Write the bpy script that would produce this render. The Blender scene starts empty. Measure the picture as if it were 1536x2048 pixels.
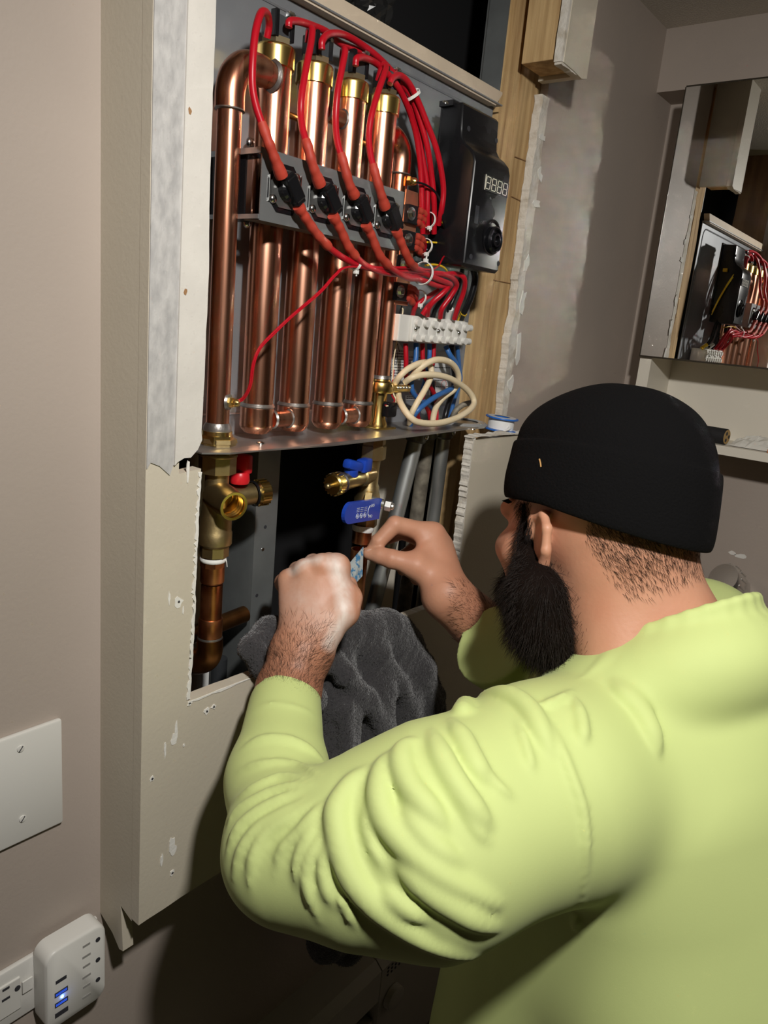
import bpy, bmesh, math, random
import numpy as np
from mathutils import Matrix, Vector

random.seed(7)
rng = np.random.default_rng(7)
sc = bpy.context.scene
col = sc.collection

# ------------------------------------------------------------------ camera
# Metres. X runs right along the wall, Y into the wall (boxed-out chase face at Y=0), Z up; origin below the lens.
F = 1500.0                                   # focal length in pixels of the 1536x2048 frame
D = 0.54                                     # lens to chase face
_v1 = np.array([2000 - 768, 765 - 1024, F]); _v2 = np.array([195 - 768, 7000 - 1024, F])
_e1 = _v1 / np.linalg.norm(_v1); _dn = _v2 / np.linalg.norm(_v2)
_dn = _dn - _e1 * (_e1 @ _dn); _dn /= np.linalg.norm(_dn)
_n = np.cross(_e1, _dn)
RC = np.array([_e1, _n, -_dn])               # camera axes (right, down, forward) -> world
CAM = np.array([0.0, -D, 0.0])
cam_d = bpy.data.cameras.new('camera'); cam = bpy.data.objects.new('camera', cam_d); col.objects.link(cam)
cam_d.sensor_fit = 'VERTICAL'; cam_d.sensor_height = 36.0; cam_d.lens = F / 2048 * 36.0; cam_d.clip_start = 0.01
cam.matrix_world = Matrix([[RC[i][0], -RC[i][1], -RC[i][2], CAM[i]] for i in range(3)] + [[0, 0, 0, 1]])
sc.camera = cam

# ------------------------------------------------------------------ light
LIGHT_POS = (0.12, -0.66, 0.41)             # hand-held torch beside and above the lens, pointed down at the work
LIGHT_AIM = (0.88, -0.18, -0.40)
world = bpy.data.worlds.new('world'); sc.world = world; world.use_nodes = True
world.node_tree.nodes['Background'].inputs[0].default_value = (1.0, 0.9, 0.78, 1)
world.node_tree.nodes['Background'].inputs[1].default_value = 0.03
ld = bpy.data.lights.new('work_light', 'SPOT'); lo_ = bpy.data.objects.new('work_light', ld); col.objects.link(lo_)
lo_.location = LIGHT_POS; ld.energy = 43.0; ld.color = (1.0, 0.97, 0.925); ld.shadow_soft_size = 0.03
ld.spot_size = math.radians(138); ld.spot_blend = 1.0
lo_.rotation_euler = (Vector(LIGHT_AIM) - Vector(LIGHT_POS)).to_track_quat('-Z', 'Y').to_euler()
sc.view_settings.view_transform = 'Standard'; sc.view_settings.look = 'None'
sc.view_settings.gamma = 1.0; sc.view_settings.use_curve_mapping = False
sc.view_settings.exposure = 0.0
sc.cycles.blur_glossy = 0.05; sc.cycles.caustics_reflective = True
sc.cycles.max_bounces = 8; sc.cycles.sample_clamp_indirect = 0.0

# ------------------------------------------------------------------ pixel helpers
def at(px, py, Y):
    v = RC @ np.array([(px - 768) / F, (py - 1024) / F, 1.0]); return v * ((D + Y) / v[1]) + CAM
def atX(px, py, X):
    v = RC @ np.array([(px - 768) / F, (py - 1024) / F, 1.0]); return v * (X / v[0]) + CAM
def atZ(px, py, Z):
    v = RC @ np.array([(px - 768) / F, (py - 1024) / F, 1.0]); return v * (Z / v[2]) + CAM
def wz(px, py, z):
    return RC @ (np.array([(px - 768) / F, (py - 1024) / F, 1.0]) * z) + CAM
def c1(x, y): return 280 + x * .26042, y * .26042
def c2(x, y): return 600 + x * .29948, y * .29948
def c3(x, y): return 400 + x * .29948, 280 + y * .29948
def c4(x, y): return 740 + x * .24409, 400 + y * .24409
def c5(x, y): return 380 + x * .26042, 600 + y * .26042
def c6(x, y): return 370 + x * .27341, 860 + y * .27341
def c7(x, y): return 600 + x * .23438, 860 + y * .23438

# ------------------------------------------------------------------ materials
MATS = {}
def mat(name, color, rough=.5, metal=0.0, var=0.0, scale=20.0, bump=0.0, bscale=None, color2=None, stretch=(1, 1, 1),
        spec=.5, coat=0.0, emit=None, estr=0.0, sss=0.0, trans=0.0, ior=1.45, rvar=0.0, detail=4.0, sheen=0.0, contrast=(.35, .65)):
    if name in MATS: return MATS[name]
    m = bpy.data.materials.new(name); m.use_nodes = True; nt = m.node_tree; b = nt.nodes['Principled BSDF']
    b.inputs['Base Color'].default_value = (*color, 1); b.inputs['Roughness'].default_value = rough
    b.inputs['Metallic'].default_value = metal; b.inputs['Specular IOR Level'].default_value = spec
    b.inputs['Coat Weight'].default_value = coat; b.inputs['IOR'].default_value = ior
    b.inputs['Transmission Weight'].default_value = trans; b.inputs['Sheen Weight'].default_value = sheen
    if sss: b.inputs['Subsurface Weight'].default_value = sss; b.inputs['Subsurface Radius'].default_value = (.012, .005, .003); b.inputs['Subsurface Scale'].default_value = 1.0
    if emit: b.inputs['Emission Color'].default_value = (*emit, 1); b.inputs['Emission Strength'].default_value = estr
    if var or bump or color2 or rvar:
        tc = nt.nodes.new('ShaderNodeTexCoord'); mp = nt.nodes.new('ShaderNodeMapping'); mp.inputs['Scale'].default_value = stretch
        nt.links.new(tc.outputs['Object'], mp.inputs['Vector'])
        nz = nt.nodes.new('ShaderNodeTexNoise'); nz.inputs['Scale'].default_value = scale; nz.inputs['Detail'].default_value = detail
        nt.links.new(mp.outputs['Vector'], nz.inputs['Vector'])
        if var or color2:
            rp = nt.nodes.new('ShaderNodeValToRGB'); rp.color_ramp.elements[0].position = contrast[0]; rp.color_ramp.elements[1].position = contrast[1]
            c_a = color2 if color2 else tuple(max(0, c * (1 - var)) for c in color)
            c_b = color if color2 else tuple(min(1, c * (1 + var)) for c in color)
            rp.color_ramp.elements[0].color = (*c_a, 1); rp.color_ramp.elements[1].color = (*c_b, 1)
            nt.links.new(nz.outputs['Fac'], rp.inputs['Fac']); nt.links.new(rp.outputs['Color'], b.inputs['Base Color'])
        if rvar:
            mr = nt.nodes.new('ShaderNodeMapRange'); mr.inputs['To Min'].default_value = max(0, rough - rvar); mr.inputs['To Max'].default_value = min(1, rough + rvar)
            mr.inputs['From Min'].default_value = .3; mr.inputs['From Max'].default_value = .7
            nt.links.new(nz.outputs['Fac'], mr.inputs['Value']); nt.links.new(mr.outputs['Result'], b.inputs['Roughness'])
        if bump:
            n2 = nt.nodes.new('ShaderNodeTexNoise'); n2.inputs['Scale'].default_value = bscale or scale; n2.inputs['Detail'].default_value = 3
            nt.links.new(mp.outputs['Vector'], n2.inputs['Vector'])
            bp = nt.nodes.new('ShaderNodeBump'); bp.inputs['Strength'].default_value = bump; bp.inputs['Distance'].default_value = .002
            nt.links.new(n2.outputs['Fac'], bp.inputs['Height']); nt.links.new(bp.outputs['Normal'], b.inputs['Normal'])
    MATS[name] = m
    return m

M_PAINT = mat('greige_paint', (.40, .338, .290), .56, var=.05, scale=3, bump=.10, bscale=260, rvar=.04, spec=.35)
M_PAINT2 = mat('greige_paint_chase', (.54, .487, .390), .5, var=.04, scale=4, bump=.1, bscale=260)
M_CEIL = mat('ceiling_paint', (.62, .57, .50), .8, bump=.5, bscale=300)
M_GYP = mat('gypsum', (.66, .62, .55), .9, color2=(.42, .36, .27), scale=45, bump=.6, bscale=160, contrast=(.25, .5))
M_WHITEB = mat('white_board', (.60, .57, .52), .55, var=.05, scale=20, bump=.15, bscale=120)
M_GALV = mat('galvanised_sheet', (.51, .495, .475), .6, .1, color2=(.385, .375, .365), scale=70, stretch=(1.6, 1, .8), rvar=.1, bump=.2, bscale=140, detail=8.0)
M_WOOD = mat('stud_wood', (.62, .43, .21), .8, color2=(.34, .20, .08), scale=14, stretch=(5, 5, .35), bump=.5, bscale=30, contrast=(.3, .68))
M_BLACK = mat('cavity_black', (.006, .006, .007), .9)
M_PANEL = mat('heater_panel_grey', (.25, .26, .275), .42, .4, var=.08, scale=6, rvar=.06)
M_TRAY = mat('tray_steel', (.40, .38, .36), .36, .85, var=.15, scale=14, rvar=.1)
M_BRACK = mat('bracket_steel', (.20, .205, .205), .45, .5, var=.1, scale=9)
M_COPPER = mat('copper', (.93, .50, .34), .27, 1.0, color2=(.72, .31, .18), scale=5, stretch=(14, 14, .7), rvar=.07, bump=.03, bscale=30)
M_COPPER_OLD = mat('aged_copper', (.70, .30, .13), .36, 1.0, color2=(.36, .13, .055), scale=24, rvar=.12, bump=.15, bscale=60)
M_BUS = mat('copper_bar', (.50, .25, .15), .45, .8, var=.2, scale=20)
M_BRASS = mat('bright_brass', (.80, .58, .20), .25, 1.0, var=.08, scale=12)
M_BRONZE = mat('cast_brass', (.46, .35, .17), .42, 1.0, var=.12, scale=30, bump=.12, bscale=160)
M_SOLDER = mat('solder', (.30, .28, .26), .42, .9, var=.2, scale=60, bump=.3, bscale=140)
M_STEEL = mat('bright_steel', (.72, .72, .70), .2, 1.0)
M_CHROME = mat('chrome', (.88, .87, .84), .34, 1.0)
M_RED = mat('red_wire', (.40, .004, .013), .34)
M_SHRINK = mat('red_heat_shrink', (.37, .038, .020), .6, bump=.25, bscale=70, var=.1, scale=50)
M_BLKP = mat('black_plastic', (.007, .007, .008), .3, rvar=.08, scale=10, spec=.35)
M_BLKG = mat('black_gloss', (.006, .006, .007), .2)
M_NYLON = mat('white_nylon', (.70, .69, .65), .4)
M_WHITE = mat('white_plastic', (.66, .645, .60), .38)
M_BLUEW = mat('blue_wire', (.03, .12, .34), .4)
M_CREAM = mat('cream_cable', (.72, .60, .40), .45)
M_YEL = mat('yellow_wire', (.75, .48, .02), .4)
M_LABEL = mat('sticker_paper', (.55, .55, .54), .6)
M_INK = mat('print_ink', (.03, .03, .035), .7)
M_INKR = mat('print_red', (.5, .12, .1), .7)
M_BLUEH = mat('blue_handle', (.012, .055, .40), .3)
M_REDH = mat('red_handle', (.55, .012, .02), .35)
M_CONDUIT = mat('zinc_conduit', (.52, .54, .53), .38, .85, var=.2, scale=26, stretch=(1, 1, .3), rvar=.1)
M_CONDUIT2 = mat('weathered_conduit', (.30, .27, .21), .7, .4, color2=(.16, .14, .11), scale=60, bump=.3, bscale=120)
M_MSTUD = mat('metal_stud', (.30, .32, .32), .45, .7, var=.15, scale=12)
M_PVC = mat('white_pvc', (.62, .62, .60), .35)
M_PTFE = mat('white_tape', (.80, .79, .76), .5)
M_MIRROR = mat('mirror_glass', (.86, .86, .84), 0.0, 1.0)
M_CAB = mat('cabinet_white', (.72, .67, .57), .45)
M_BEIGE = mat('beige_board', (.58, .48, .36), .6, var=.05, scale=20)
M_FLOOR = mat('floor_vinyl', (.20, .17, .14), .5, var=.15, scale=8)
M_BASEB = mat('baseboard_enamel', (.40, .375, .31), .4)
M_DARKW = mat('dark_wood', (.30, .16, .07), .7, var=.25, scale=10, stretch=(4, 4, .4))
M_CHIP = mat('bare_plaster', (.72, .70, .65), .85, bump=.3, bscale=200)
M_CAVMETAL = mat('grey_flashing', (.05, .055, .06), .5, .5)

# ------------------------------------------------------------------ geometry helpers: prims are (verts Nx3, faces)
WL = {}
def nrm(v): v = np.asarray(v, float); return v / (np.linalg.norm(v) + 1e-12)
def frame(d):
    d = nrm(d); a = np.array([0, 0, 1.0]) if abs(d[2]) < .9 else np.array([1.0, 0, 0])
    u = nrm(np.cross(d, a)); return u, np.cross(d, u)
def lathe(prof, o, ax, n=24, close=True, ph=0.0, poly=False):
    """profile [(r, h)] revolved about axis ax through o"""
    o = np.asarray(o, float); ax = nrm(ax); u, v = frame(ax); V = []; Fc = []
    a = np.arange(n) * 2 * math.pi / n + ph
    ring = np.cos(a)[:, None] * u + np.sin(a)[:, None] * v
    for r, h in prof: V.append(o + ax * h + ring * r)
    m = len(prof)
    for i in range(m - 1):
        for j in range(n):
            k = (j + 1) % n; Fc.append((i * n + j, i * n + k, (i + 1) * n + k, (i + 1) * n + j))
    if close:
        Fc.append(tuple(range(n))[::-1]); Fc.append(tuple((m - 1) * n + j for j in range(n)))
    return np.vstack(V), Fc
def cyl(a, b, r, n=20, r2=None, bev=0.0):
    a = np.asarray(a, float); b = np.asarray(b, float); L = np.linalg.norm(b - a); r2 = r if r2 is None else r2
    prof = [(r, 0), (r2, L)] if not bev else [(r - bev, 0), (r, bev), (r2, L - bev), (r2 - bev, L)]
    return lathe(prof, a, b - a, n)
def spline(P, k=8):
    P = [np.asarray(p, float) for p in P]
    if len(P) < 3: return np.array(P)
    Q = [2 * P[0] - P[1]] + P + [2 * P[-1] - P[-2]]; out = []
    for i in range(1, len(Q) - 2):
        p0, p1, p2, p3 = Q[i - 1:i + 3]
        for t in np.linspace(0, 1, k, endpoint=False):
            out.append(.5 * ((2 * p1) + (-p0 + p2) * t + (2 * p0 - 5 * p1 + 4 * p2 - p3) * t * t + (-p0 + 3 * p1 - 3 * p2 + p3) * t ** 3))
    out.append(P[-1]); return np.array(out)
def tube(P, r, n=10, k=8, smooth=True, cap=True):
    C = spline(P, k) if smooth else np.array([np.asarray(p, float) for p in P])
    T = np.gradient(C, axis=0); T /= np.linalg.norm(T, axis=1)[:, None] + 1e-12
    u, v = frame(T[0]); V = []; a = np.arange(n) * 2 * math.pi / n
    R = np.full(len(C), r) if np.isscalar(r) else np.interp(np.linspace(0, 1, len(C)), np.linspace(0, 1, len(r)), r)
    for i in range(len(C)):
        u = nrm(u - T[i] * (u @ T[i])); v = np.cross(T[i], u)
        V.append(C[i] + R[i] * (np.cos(a)[:, None] * u + np.sin(a)[:, None] * v))
    Fc = [(i * n + j, i * n + (j + 1) % n, (i + 1) * n + (j + 1) % n, (i + 1) * n + j) for i in range(len(C) - 1) for j in range(n)]
    if cap: Fc += [tuple(range(n))[::-1], tuple((len(C) - 1) * n + j for j in range(n))]
    return np.vstack(V), Fc
def box(c, s, ax=None, bev=0.0):
    """box centred at c, full size s, axes rows of ax; bev cuts the edges"""
    bm = bmesh.new(); bmesh.ops.create_cube(bm, size=1.0)
    for v in bm.verts: v.co = Vector((v.co.x * s[0], v.co.y * s[1], v.co.z * s[2]))
    if bev: bmesh.ops.bevel(bm, geom=list(bm.edges), offset=bev, segments=2, affect='EDGES', profile=.5)
    bm.verts.index_update()
    V = np.array([v.co[:] for v in bm.verts]); Fc = [tuple(v.index for v in f.verts) for f in bm.faces]; bm.free()
    if ax is not None: V = V @ np.array([nrm(a) for a in ax])
    return V + np.asarray(c, float), Fc
def slab(x0, x1, y0, y1, z0, z1, bev=0.0): return box(((x0 + x1) / 2, (y0 + y1) / 2, (z0 + z1) / 2), (abs(x1 - x0), abs(y1 - y0), abs(z1 - z0)), None, bev)
def prism(P2, o, u, v, t, inset=0.0):
    """polygon P2 in plane (o,u,v), extruded along u x v by t"""
    o = np.asarray(o, float); u = nrm(u); v = nrm(v); w = np.cross(u, v); P2 = np.asarray(P2, float); n = len(P2)
    A = o + P2[:, :1] * u + P2[:, 1:] * v; B = A + w * t
    return np.vstack([A, B]), [tuple(range(n))[::-1], tuple(range(n, 2 * n))] + [(i, (i + 1) % n, n + (i + 1) % n, n + i) for i in range(n)]
def wallpoly(P2, y0, y1): return prism(P2, (0, y1, 0), (1, 0, 0), (0, 0, 1), y1 - y0)     # (x,z) outline between two Y planes
def rrect(w, h, r, n=5):
    out = []
    for cx, cy, a0 in ((w / 2 - r, h / 2 - r, 0), (-w / 2 + r, h / 2 - r, 90), (-w / 2 + r, -h / 2 + r, 180), (w / 2 - r, -h / 2 + r, 270)):
        for i in range(n + 1):
            a = math.radians(a0 + 90 * i / n); out.append((cx + r * math.cos(a), cy + r * math.sin(a)))
    return out
def ball(c, r, n=12, ax=None):
    m = n // 2; V = []; Fc = []
    r = np.array([r, r, r]) if np.isscalar(r) else np.array(r)
    for i in range(m + 1):
        th = math.pi * i / m
        for j in range(n):
            ph = 2 * math.pi * j / n; V.append((math.sin(th) * math.cos(ph), math.sin(th) * math.sin(ph), math.cos(th)))
    for i in range(m):
        for j in range(n): Fc.append((i * n + j, (i + 1) * n + j, (i + 1) * n + (j + 1) % n, i * n + (j + 1) % n))
    V = np.array(V) * r
    if ax is not None: V = V @ np.array([nrm(a) for a in ax])
    return V + np.asarray(c, float), Fc
def obj(name, prims, m, parent=None, smooth=True, angle=40, label=None, cat=None, group=None, kind=None, fix=True):
    if isinstance(prims, tuple): prims = [prims]
    V = []; Fc = []; k = 0
    for v, f in prims:
        V.append(np.asarray(v, float)); Fc += [tuple(int(i) + k for i in q) for q in f]; k += len(v)
    V = np.vstack(V); lo, hi = V.min(0), V.max(0); loc = np.array([(lo[0] + hi[0]) / 2, (lo[1] + hi[1]) / 2, lo[2]])
    me = bpy.data.meshes.new(name); me.from_pydata((V - loc).tolist(), [], Fc)
    if fix:
        bm = bmesh.new(); bm.from_mesh(me); bmesh.ops.recalc_face_normals(bm, faces=bm.faces); bm.to_mesh(me); bm.free()
    if smooth:
        me.shade_smooth()
        if angle: me.set_sharp_from_angle(angle=math.radians(angle))
    me.materials.append(m)
    o = bpy.data.objects.new(name, me); col.objects.link(o); WL[o.name] = loc; o.location = loc
    if parent is not None:
        o.parent = parent; o.matrix_parent_inverse = Matrix.Translation(-Vector(WL[parent.name]))
    return tag(o, label, cat, group, kind)
def tag(o, label=None, cat=None, group=None, kind=None):
    for k, v in (('label', label), ('category', cat), ('group', group), ('kind', kind)):
        if v: o[k] = v
    return o
def thing(name, loc, label, cat, group=None):
    o = bpy.data.objects.new(name, None); col.objects.link(o); o.empty_display_size = .02
    o.location = loc; WL[o.name] = np.asarray(loc, float); return tag(o, label, cat, group)
def PT(pts, Y=None): return [at(*p) if len(p) == 3 else at(p[0], p[1], Y) for p in pts]
def jag(p, q, n, amp, seed=0):
    r = np.random.default_rng(seed); p = np.array(p, float); q = np.array(q, float); d = nrm(q - p); nn = np.array([-d[1], d[0]])
    ts = np.sort(np.clip(np.linspace(0, 1, n + 1)[1:-1] + r.uniform(-.35, .35, n - 1) / n, .001, .999))
    m = max(3, n // 7); w = np.interp(ts, np.linspace(0, 1, m), r.uniform(-1, 1, m)) + np.interp(ts, np.linspace(0, 1, max(3, n // 3)), r.uniform(-.5, .5, max(3, n // 3))) + r.uniform(-.22, .22, n - 1)
    return [tuple(p)] + [tuple(p + (q - p) * t + nn * amp * x) for t, x in zip(ts, w)]
def blob(cx, cz, rx, rz, n=11, seed=0, amp=.35):
    r = np.random.default_rng(seed); return [(cx + rx * math.cos(a) * s, cz + rz * math.sin(a) * s) for a, s in zip(np.linspace(0, 2 * math.pi, n, endpoint=False), r.uniform(1 - amp, 1 + amp, n))]

# ================================================================== the room
WY = 0.07                                    # face of the wall behind the chase
XR = 1.562; XS = 1.482; ZC = 0.564; ZF = -1.28; XL_ = -2.2; YB = -3.0
S = dict(kind='structure')
CX0, CX1 = .363, 1.058                       # chase left and right
OX = .418                                    # left edge of the opening
obj('floor', slab(XL_, XR, YB, .2, ZF - .05, ZF), M_FLOOR, smooth=False, **S)
obj('ceiling', slab(XL_, XR, YB, .2, ZC, ZC + .05), M_CEIL, smooth=False, **S)
obj('wall_front', slab(XL_, XR, YB - .05, YB, ZF, ZC), M_PAINT, smooth=False, **S)
obj('wall_soffit', slab(XS, XR, YB, WY, .459, ZC), M_PAINT, smooth=False, **S)
obj('wall_left', slab(XL_ - .05, XL_, YB, .2, ZF, ZC), M_PAINT, smooth=False, **S)
obj('wall_right', slab(XR, XR + .05, YB, .2, ZF, ZC), M_PAINT, smooth=False, **S)
# drywall behind the chase: left field, strip under the chase, right field with a torn edge
r_edge = jag((1.079, -.5), (1.081, ZC), 160, .003, 3)
back = [(XL_, ZF), (XR, ZF), (XR, ZC)] + [(1.083, ZC)] + r_edge[::-1] + [(.40, -.5), (.40, ZC), (XL_, ZC)]
wall_back = obj('wall_back', wallpoly(back, WY, WY + .0127), M_PAINT, smooth=False, **S)
g_edge = jag((1.062, -.35), (1.066, .345), 150, .0040, 5)
gy = g_edge + [(1.064, .345), (1.088, .345)] + jag((1.086, .345), (1.086, -.35), 140, .0028, 6)[1:] + [(1.088, -.35)]
obj('torn_gypsum_edge', wallpoly(gy, WY - .0006, WY + .0126), M_GYP, wall_back, smooth=False)
for i, (z, w, h) in enumerate(((.29, .012, .012), (.24, .009, .02), (.2, .014, .010), (.11, .012, .02), (.055, .010, .03), (-.02, .012, .035), (-.075, .014, .02))):
    obj('paper_shred', wallpoly(blob(1.083 + .004 * (i % 3), z, w * .7, h * .5, 9, 30 + i, .6), WY - .0012 - .0002 * i, WY - .0004), M_CHIP, wall_back, smooth=False)
# chase: U-shaped front skin with a torn opening, ledge at right, block at top right
ZL = -.141                                   # ledge height
ZB0, ZB1 = -.372, -.374
low = [(CX0, ZC), (CX0, -.600)] + jag((CX0, -.600), (CX0 + .06, -.597), 5, .001, 8)[1:] + [(CX1, -.597), (CX1, ZL)]
low += jag((CX1, ZL), (.879, ZL - .002), 14, .0022, 9)
low += jag((.879, ZL - .002), (.882, ZB1), 70, .0025, 10)
low += jag((.882, ZB1), (.414, ZB0), 34, .0022, 11)
low += jag((.414, ZB0), (.4205, -.142), 60, .0014, 12)
low += [(.4205, -.142), (.3965, -.1445), (.3965, ZC)]
chase = obj('wall_chase_front', wallpoly(low, 0, .0127), M_PAINT2, smooth=False, **S)
# torn white rims where the core shows
def rim(p, q, n, amp, w, seed, nm='torn_rim'):
    a = jag(p, q, n, amp, seed) + [q]; d = nrm(np.array(q) - np.array(p)); nn = np.array([-d[1], d[0]]) * w
    b = [(x + nn[0] * s, z + nn[1] * s) for (x, z), s in zip(a, np.random.default_rng(seed + 50).uniform(.3, 1.3, len(a)))]
    return wallpoly(a + b[::-1], -.0008, .0125)
obj('torn_rim', rim((.4212, -.145), (.4165, -.37), 80, .0011, -.0035, 14), M_CHIP, chase, smooth=False)
obj('torn_rim', rim((.415, -.3725), (.60, -.3735), 18, .0010, -.0025, 15), M_CHIP, chase, smooth=False)
obj('torn_rim', rim((.8815, -.37), (.8785, ZL), 80, .0016, .0030, 16), M_GYP, chase, smooth=False)
obj('torn_rim', rim((.874, ZL + .0005), (1.05, ZL + .0005), 26, .002, .0035, 17), M_GYP, chase, smooth=False)
obj('drywall_core', [slab(.416, .882, .0006, .0121, -.378, -.3738), slab(.8795, .885, .0006, .0121, -.37, ZL)], M_CHIP, chase, smooth=False)
# left return of the chase, with a split tongue at its foot
zt = -.600
ret = [(.0128, ZC), (WY, ZC), (WY, -.630), (.047, -.640), (.034, -.652), (.027, -.650), (.032, -.597), (.0128, -.603)]
wcl = obj('wall_chase_left', prism([(y, z) for y, z in ret][::-1], (CX0 + .0002, 0, 0), (0, 1, 0), (0, 0, 1), .012), M_PAINT2, smooth=False, **S)
obj('wall_chase_bottom', slab(CX0 + .013, CX1, .013, WY, -.597, -.585), M_GYP, smooth=False, **S)
wcr = obj('wall_chase_right', slab(CX1 - .0125, CX1, .0128, WY, -.597, ZL - .004), M_PAINT2, smooth=False, **S)
# remaining block of the chase top at right
blk = obj('wall_chase_top', wallpoly([(.991, ZC), (.991, .452), (.990, .40), (.9885, .356), (1.02, .3545), (1.045, .352), (CX1 + .002, .356), (CX1 + .003, ZC)], 0, .0127), M_PAINT2, smooth=False, **S)
obj('drywall_edge', wallpoly(jag((.9885, .356), (.9905, ZC), 24, .0012, 21) + [(.9905, ZC), (.9845, ZC)] + jag((.9845, ZC), (.983, .356), 24, .0025, 22) + [(.983, .356)], .001, .0122), M_GYP, blk, smooth=False)
obj('side_skin', slab(CX1 - .0095, CX1 + .003, .0128, WY, .357, ZC), M_PAINT2, blk, smooth=False)
obj('torn_underside', wallpoly(jag((.985, .353), (1.056, .3535), 14, .002, 23) + [(1.056, .359), (.985, .359)], .0016, .0118), M_GYP, blk, smooth=False)
obj('furring_strip', slab(.99, 1.047, .0135, .066, .362, ZC, .001), M_WOOD, blk, smooth=False)
# trims at the left of the opening: bare metal strip and white board
def zx(px, py, Y=0): a = at(px, py, Y); return (a[0], a[2])
gs = [(CX0 + .0005, ZC), (CX0 + .0005, -.137)] + [zx(300, 925), zx(318, 932), zx(338, 950)] + [zx(346, 928)] + [(.3935, -.12), (.3935, ZC)]
tr1 = obj('trim_1', wallpoly(gs, -.0012, 0), M_GALV, smooth=False, **S)
wb = [(.3935, ZC), zx(346, 930)] + [zx(352, 923), zx(365, 915), zx(378, 914), zx(392, 898), zx(400, 880)] + jag((.4185, -.115), (.4175, ZC), 70, .0012, 25) + [(.4175, ZC)]
tr2 = obj('trim_2', wallpoly(wb, -.0028, .0005), M_WHITEB, smooth=False, **S)
for i, (px, py, rx, rz) in enumerate(((376, 222, .0016, .0022), (367, 583, .0016, .0022))):
    a = at(px, py, 0); obj('nail_hole' if i < 2 else 'stain', wallpoly(blob(a[0], a[2], rx, rz, 9, 60 + i), -.0031, -.0027), M_DARKW if i < 2 else M_GYP, tr2, smooth=False)
# plaster chips on the chase face
for i, (px, py, rx, rz) in enumerate(((357, 1203, .0048, .0055), (366, 1222, .001, .004), (338, 1197, .001, .006), (352, 1462, .002, .011), (347, 1480, .003, .006), (330, 1500, .0012, .009), (304, 1557, .0022, .003),
        (343, 1690, .0035, .010), (346, 1702, .0045, .006), (323, 1720, .0015, .007), (344, 1745, .0026, .0032), (413, 1422, .003, .0035), (427, 1413, .003, .003), (379, 1406, .0025, .0025), (367, 1490, .001, .0015), (375, 940, .0015, .010))):
    a = at(px, py, 0); cp = obj('plaster_chip', wallpoly(blob(a[0], a[2], rx, rz, 10, 80 + i), -.0004 - .00003 * i, .0001), M_CHIP, chase, smooth=False)
    if i in (0, 6, 10, 11, 12, 13): obj('screw_hole', wallpoly(blob(a[0], a[2], .0011, .0011, 7, 90 + i), -.0011, -.0004), M_INK, cp, smooth=False)
# scuffs on the wall at right
wr_ = bpy.data.objects['wall_right']
for i, (px, py, rx, rz) in enumerate(((1482, 1112, .010, .005), (1464, 1106, .007, .004))):
    a = atX(px, py, XR); obj('scuff', prism(blob(a[1], a[2], rx, rz, 9, 120 + i), (XR - .0005, 0, 0), (0, 1, 0), (0, 0, 1), .0003), M_CHIP, wr_, smooth=False)
for i, (px, py, rx, rz) in enumerate(((975, 1365, .003, .010), (965, 1350, .002, .006))):
    a = at(px, py, 0); obj('plaster_chip', wallpoly(blob(a[0], a[2], rx, rz, 9, 130 + i), -.0005, .0001), M_CHIP, chase, smooth=False)

# cavity behind the opening, its near-black colour standing in for the lack of light
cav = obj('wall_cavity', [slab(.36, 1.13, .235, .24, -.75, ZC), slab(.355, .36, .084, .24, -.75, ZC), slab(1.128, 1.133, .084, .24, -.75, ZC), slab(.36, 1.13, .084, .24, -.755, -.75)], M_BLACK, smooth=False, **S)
def stud(name, x0, x1, y0, y1, z0, z1, m, label, parts=True):
    bm_seed = int(abs(x0) * 1000) % 97; r = np.random.default_rng(bm_seed); n = 26; V = []; Fc = []
    zs = np.linspace(z0, z1, n)
    prof = [(x0, y0), ((x0 + x1) / 2, y0), (x1, y0), (x1, y1), (x0, y1), (x0, (y0 + y1) / 2)]
    for z in zs:
        for x, y in prof: V.append((x + r.normal(0, .0006), y + r.normal(0, .0006), z))
    k = len(prof)
    Fc = [(i * k + j, i * k + (j + 1) % k, (i + 1) * k + (j + 1) % k, (i + 1) * k + j) for i in range(n - 1) for j in range(k)] + [tuple(range(k)), tuple((n - 1) * k + j for j in range(k))[::-1]]
    return obj(name, (np.array(V), Fc), m, smooth=False, label=label, cat='stud')
st = stud('wood_stud', .975, 1.020, .0835, .116, -.75, ZC, M_WOOD, 'rough pale wooden wall stud directly beside the black control box')
for (a, b) in ((c2(1435, 1045), c2(1536, 1085)), (c2(1410, 1310), c2(1536, 1370)), (c4(1010, 655), c4(1215, 695))):
    p = at(*a, .0825); q = at(*b, .0825); obj('saw_cut', tube([p, q], .0006, 5), M_DARKW, st)
stud('wood_stud', 1.0225, 1.108, .0835, .116, -.75, ZC, M_WOOD, 'paler wooden stud under the torn plasterboard edge, doubled against another stud')
stud('wood_stud', .372, .412, .0835, .172, -.75, ZC, M_DARKW, 'brown wooden stud inside the cavity behind the white board')
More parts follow.
